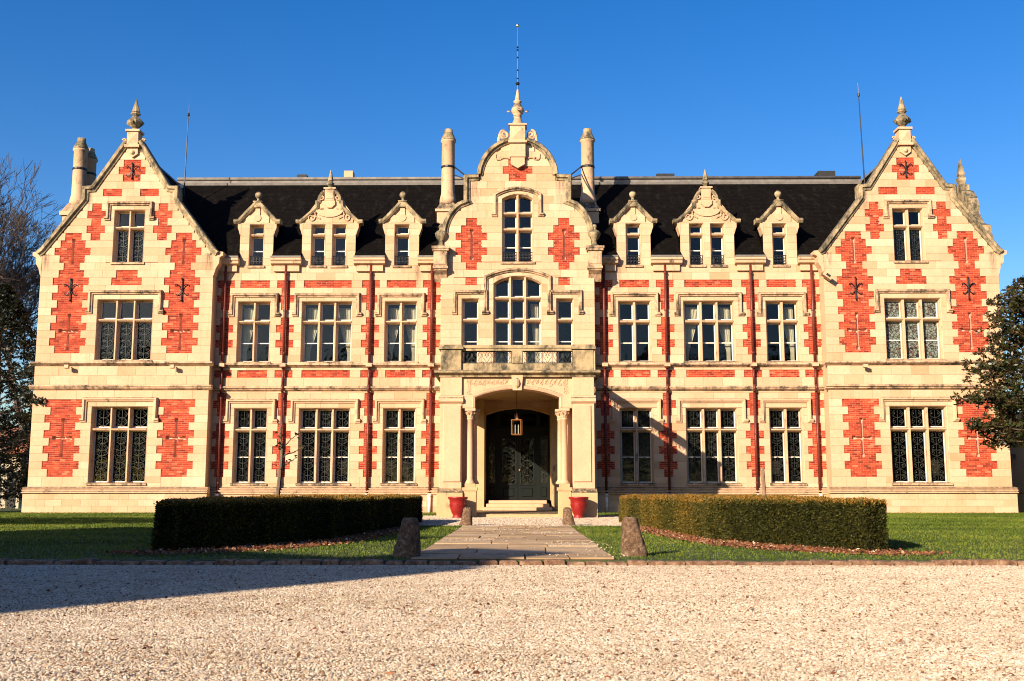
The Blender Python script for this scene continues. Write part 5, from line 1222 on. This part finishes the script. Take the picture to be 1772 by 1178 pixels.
bare_tree((-27.6,60),16,'smaller bare tree close behind the left pavilion',13,.6,8)
bare_tree((-33,62),19,'tall bare tree at the left edge of the park',31,.6,8)
bare_tree((-36,70),17,'bare tree farther back at the left edge',4,.6,6)
# evergreen shrubs and outbuilding at the far left
def shrub(x,y,rx,h,lab,n=4200):
    o=empty('evergreen_shrub',(x,y,0)); tag(o,lab,'shrub','dark shrubs at the far left')
    a=rng.uniform(0,2*np.pi,n); u=rng.uniform(-1,1,n); r=rng.uniform(.55,1,n)**.4*(1+.15*np.sin(3*a+u*4))
    P=np.column_stack([x+rx*r*np.sqrt(1-u*u*.8)*np.cos(a),y+rx*r*np.sqrt(1-u*u*.8)*np.sin(a),h*.5+h*.5*u*r]); P[:,2]=np.maximum(P[:,2],.02)
    D=unit(rng.normal(0,1,(n,3))); link('crown',leafmesh(P,D,rng.uniform(.1,.22,n),rng.uniform(.05,.1,n),rng.normal(.45,.25,n)),'evergreen_leaf',o)
    m=MB()
    for k in range(5): limb(m,(x+random.uniform(-.2,.2),y,-.03),(x+random.gauss(0,rx*.5),y+random.gauss(0,rx*.5),h*.75),.07,.02,5)
    m.build('trunk','bark',o)
shrub(-25.4,56,2.2,5.2,'tall dark shrub close beside the left pavilion'); shrub(-29.5,62,3.0,6.5,'broad dark shrub at the left edge behind the magnolia'); shrub(-33,57,2.6,5.0,'dark shrub at the far left outside the pavilion')
def outbuilding():
    o=empty('outbuilding',(-29.6,60,0)); tag(o,'low grey outbuilding with dark door at the far left','building')
    part('wall','plaster',o,lambda m:m.box(-34,-27.2,58.5,63,0,3.0)); part('roof','tile_roof',o,lambda m:m.prismx([(58.1,2.95),(63.4,2.95),(60.75,4.6)],-34.3,-26.9)); part('door','dark',o,lambda m:m.box(-27.9,-27.4,58.45,58.5,0,2.0))
outbuilding()
# sapling and stake in the hedge beds
def sapling():
    random.seed(3); x,y=-5.58,25.0; o=empty('sapling',(x,y,0)); tag(o,'young thin tree with few leaves standing in the left hedge','tree')
    m=MB(); limb(m,(x,y,0),(x+.14,y,2.05),.065,.04,7,.02,6); e=[]
    for dx,z in ((.45,2.35),(.05,2.55),(.5,2.0),(-.05,2.2),(.35,1.75)): e.append(limb(m,(x+.12,y,min(z-.25,1.95)),(x+.12+dx,y+random.uniform(-.2,.2),z),.02,.006,5,.15,4))
    m.build('trunk','bark',o)
    pts=[tuple(random.choice(b)) for b in e for _ in range(7)]; P,D,LL=whorls(pts,2,.11,0); link('crown',leafmesh(P,D,LL,LL*.5,rng.normal(.7,.25,len(P))),'magnolia_leaf',o)
sapling()
o=part('stake','stake',None,lambda m:m.tube([(5.78,25,0),(5.765,25,.9),(5.74,25,1.50)],[.05,.048,.045],7)); tag(o,'weathered wooden stake standing up out of the right hedge','stake')
# ------------------------------------------------------------------ shade for the drive: an unseen house added behind the photographer, left
def shade_house():
    o=empty('shade_caster',(-20,-4,0)); tag(o,'unseen plastered house added left of the drive, shaped for its shadow','building')
    c=Vector((-14.4,-4.4)); d=Vector((math.sin(az),math.cos(az))); e=Vector((-math.cos(az),math.sin(az)))
    P=lambda a,b:tuple(c+e*a-d*b)
    part('wall','plaster',o,lambda m:m.prismz([P(0,0),P(0,8),P(16,8),P(16,0)],-.16,9.2))
    m=MB(); q=[P(-.25,-.25),P(-.25,8.25),P(16.25,8.25),P(16.25,-.25)]; r=[P(4,4),P(12,4)]
    m.add([(*p,9.2) for p in q]+[(*p,10.3) for p in r],[(0,1,4),(1,2,5,4),(2,3,5),(3,0,4,5),(3,2,1,0)]); m.build('roof','tile_roof',o)
    part('chimney','plaster',o,lambda m:m.prismz([P(.02,.1),P(.02,1.1),P(2.2,1.1),P(2.2,.1)],8.9,10.4))  # block added to stretch the shadow over the near left bollard
    part('shade_block','plaster',o,lambda m:m.prismz([P(5.2,.05),P(5.2,7),P(15.9,7),P(15.9,.05)],9.0,11.6))  # raised block added to carry the shadow farther over the left lawn
shade_house()
def pine(x,y,z,rx,th,lab,n=2600):
    random.seed(int(abs(x))); o=empty('shade_pine',(x,y,0)); tag(o,lab,'tree','unseen pines added for their shade')
    m=MB(); limb(m,(x,y,-.1),(x,y,z),.25,.14,8,.03)
    for k in range(9): a=k*.7; limb(m,(x,y,z-.8),(x+rx*.8*math.cos(a),y+rx*.5*math.sin(a),z+.1),.08,.02,5)
    m.build('trunk','bark',o,True)
    a=rng.uniform(0,2*np.pi,n); r=np.sqrt(rng.uniform(0,1,n)); P=np.column_stack([x+rx*r*np.cos(a),y+rx*.5*r*np.sin(a),z+rng.normal(0,th*.5,n)])
    link('crown',leafmesh(P,unit(rng.normal(0,1,(n,3))),rng.uniform(.3,.6,n),rng.uniform(.12,.25,n),rng.normal(.5,.2,n)),'evergreen_leaf',o)
pine(-24.5,21.5,6.2,6.5,.35,'unseen flat topped pine added to shade a strip of lawn')  # placed out of view to lay a shadow strip on the lawn
pine(-34.6,33,9.5,2.2,2.2,'unseen taller pine added to shade the left magnolia',3500)  # placed out of view to keep sun off the left magnolia

# ------------------------------------------------------------------ the wood behind the photographer (seen mirrored in the windows)
def woods(lab,along,n,h0,place):
    t=rng.uniform(0,along,n); h=h0*(1+.12*np.sin(t*.13)+.10*np.sin(t*.37+1))+rng.normal(0,1.,n); Z=h*np.sqrt(rng.random(n))
    x,y=place(t,rng.normal(0,3.,n)); o=link('wood',leafmesh(np.column_stack([x,y,Z]),unit(rng.normal(0,1,(n,3))),rng.uniform(.9,2.1,n),rng.uniform(.6,1.2,n),rng.normal(.4,.25,n)),'evergreen_leaf')
    tag(o,lab,'wood',kind='stuff')
woods('dark wood on the far side of the drive behind the viewer',260,42000,21,lambda t,d:(t-130,-86+d))
woods('unseen dark tree belt added on the right to cut sky light',110,26000,15,lambda t,d:(36+d,t-60))  # belt added out of view to reduce sky fill on facade and drive

# a scatter of blown leaves on the drive
k=420; Yl=np.sqrt(rng.uniform(5**2,15.**2,k)); P=np.column_stack([rng.uniform(-.55,.55,k)*Yl,Yl,np.full(k,-.043)]); D=rng.normal(0,1,(k,3)); D[:,2]=np.abs(D[:,2])*.2
tag(link('blown_leaves',leafmesh(P,unit(D),rng.uniform(.025,.055,k),rng.uniform(.015,.03,k),rng.normal(.35,.2,k)),'dry_leaf'),'scattered brown leaves lying on the pale gravel drive','leaves',kind='stuff')
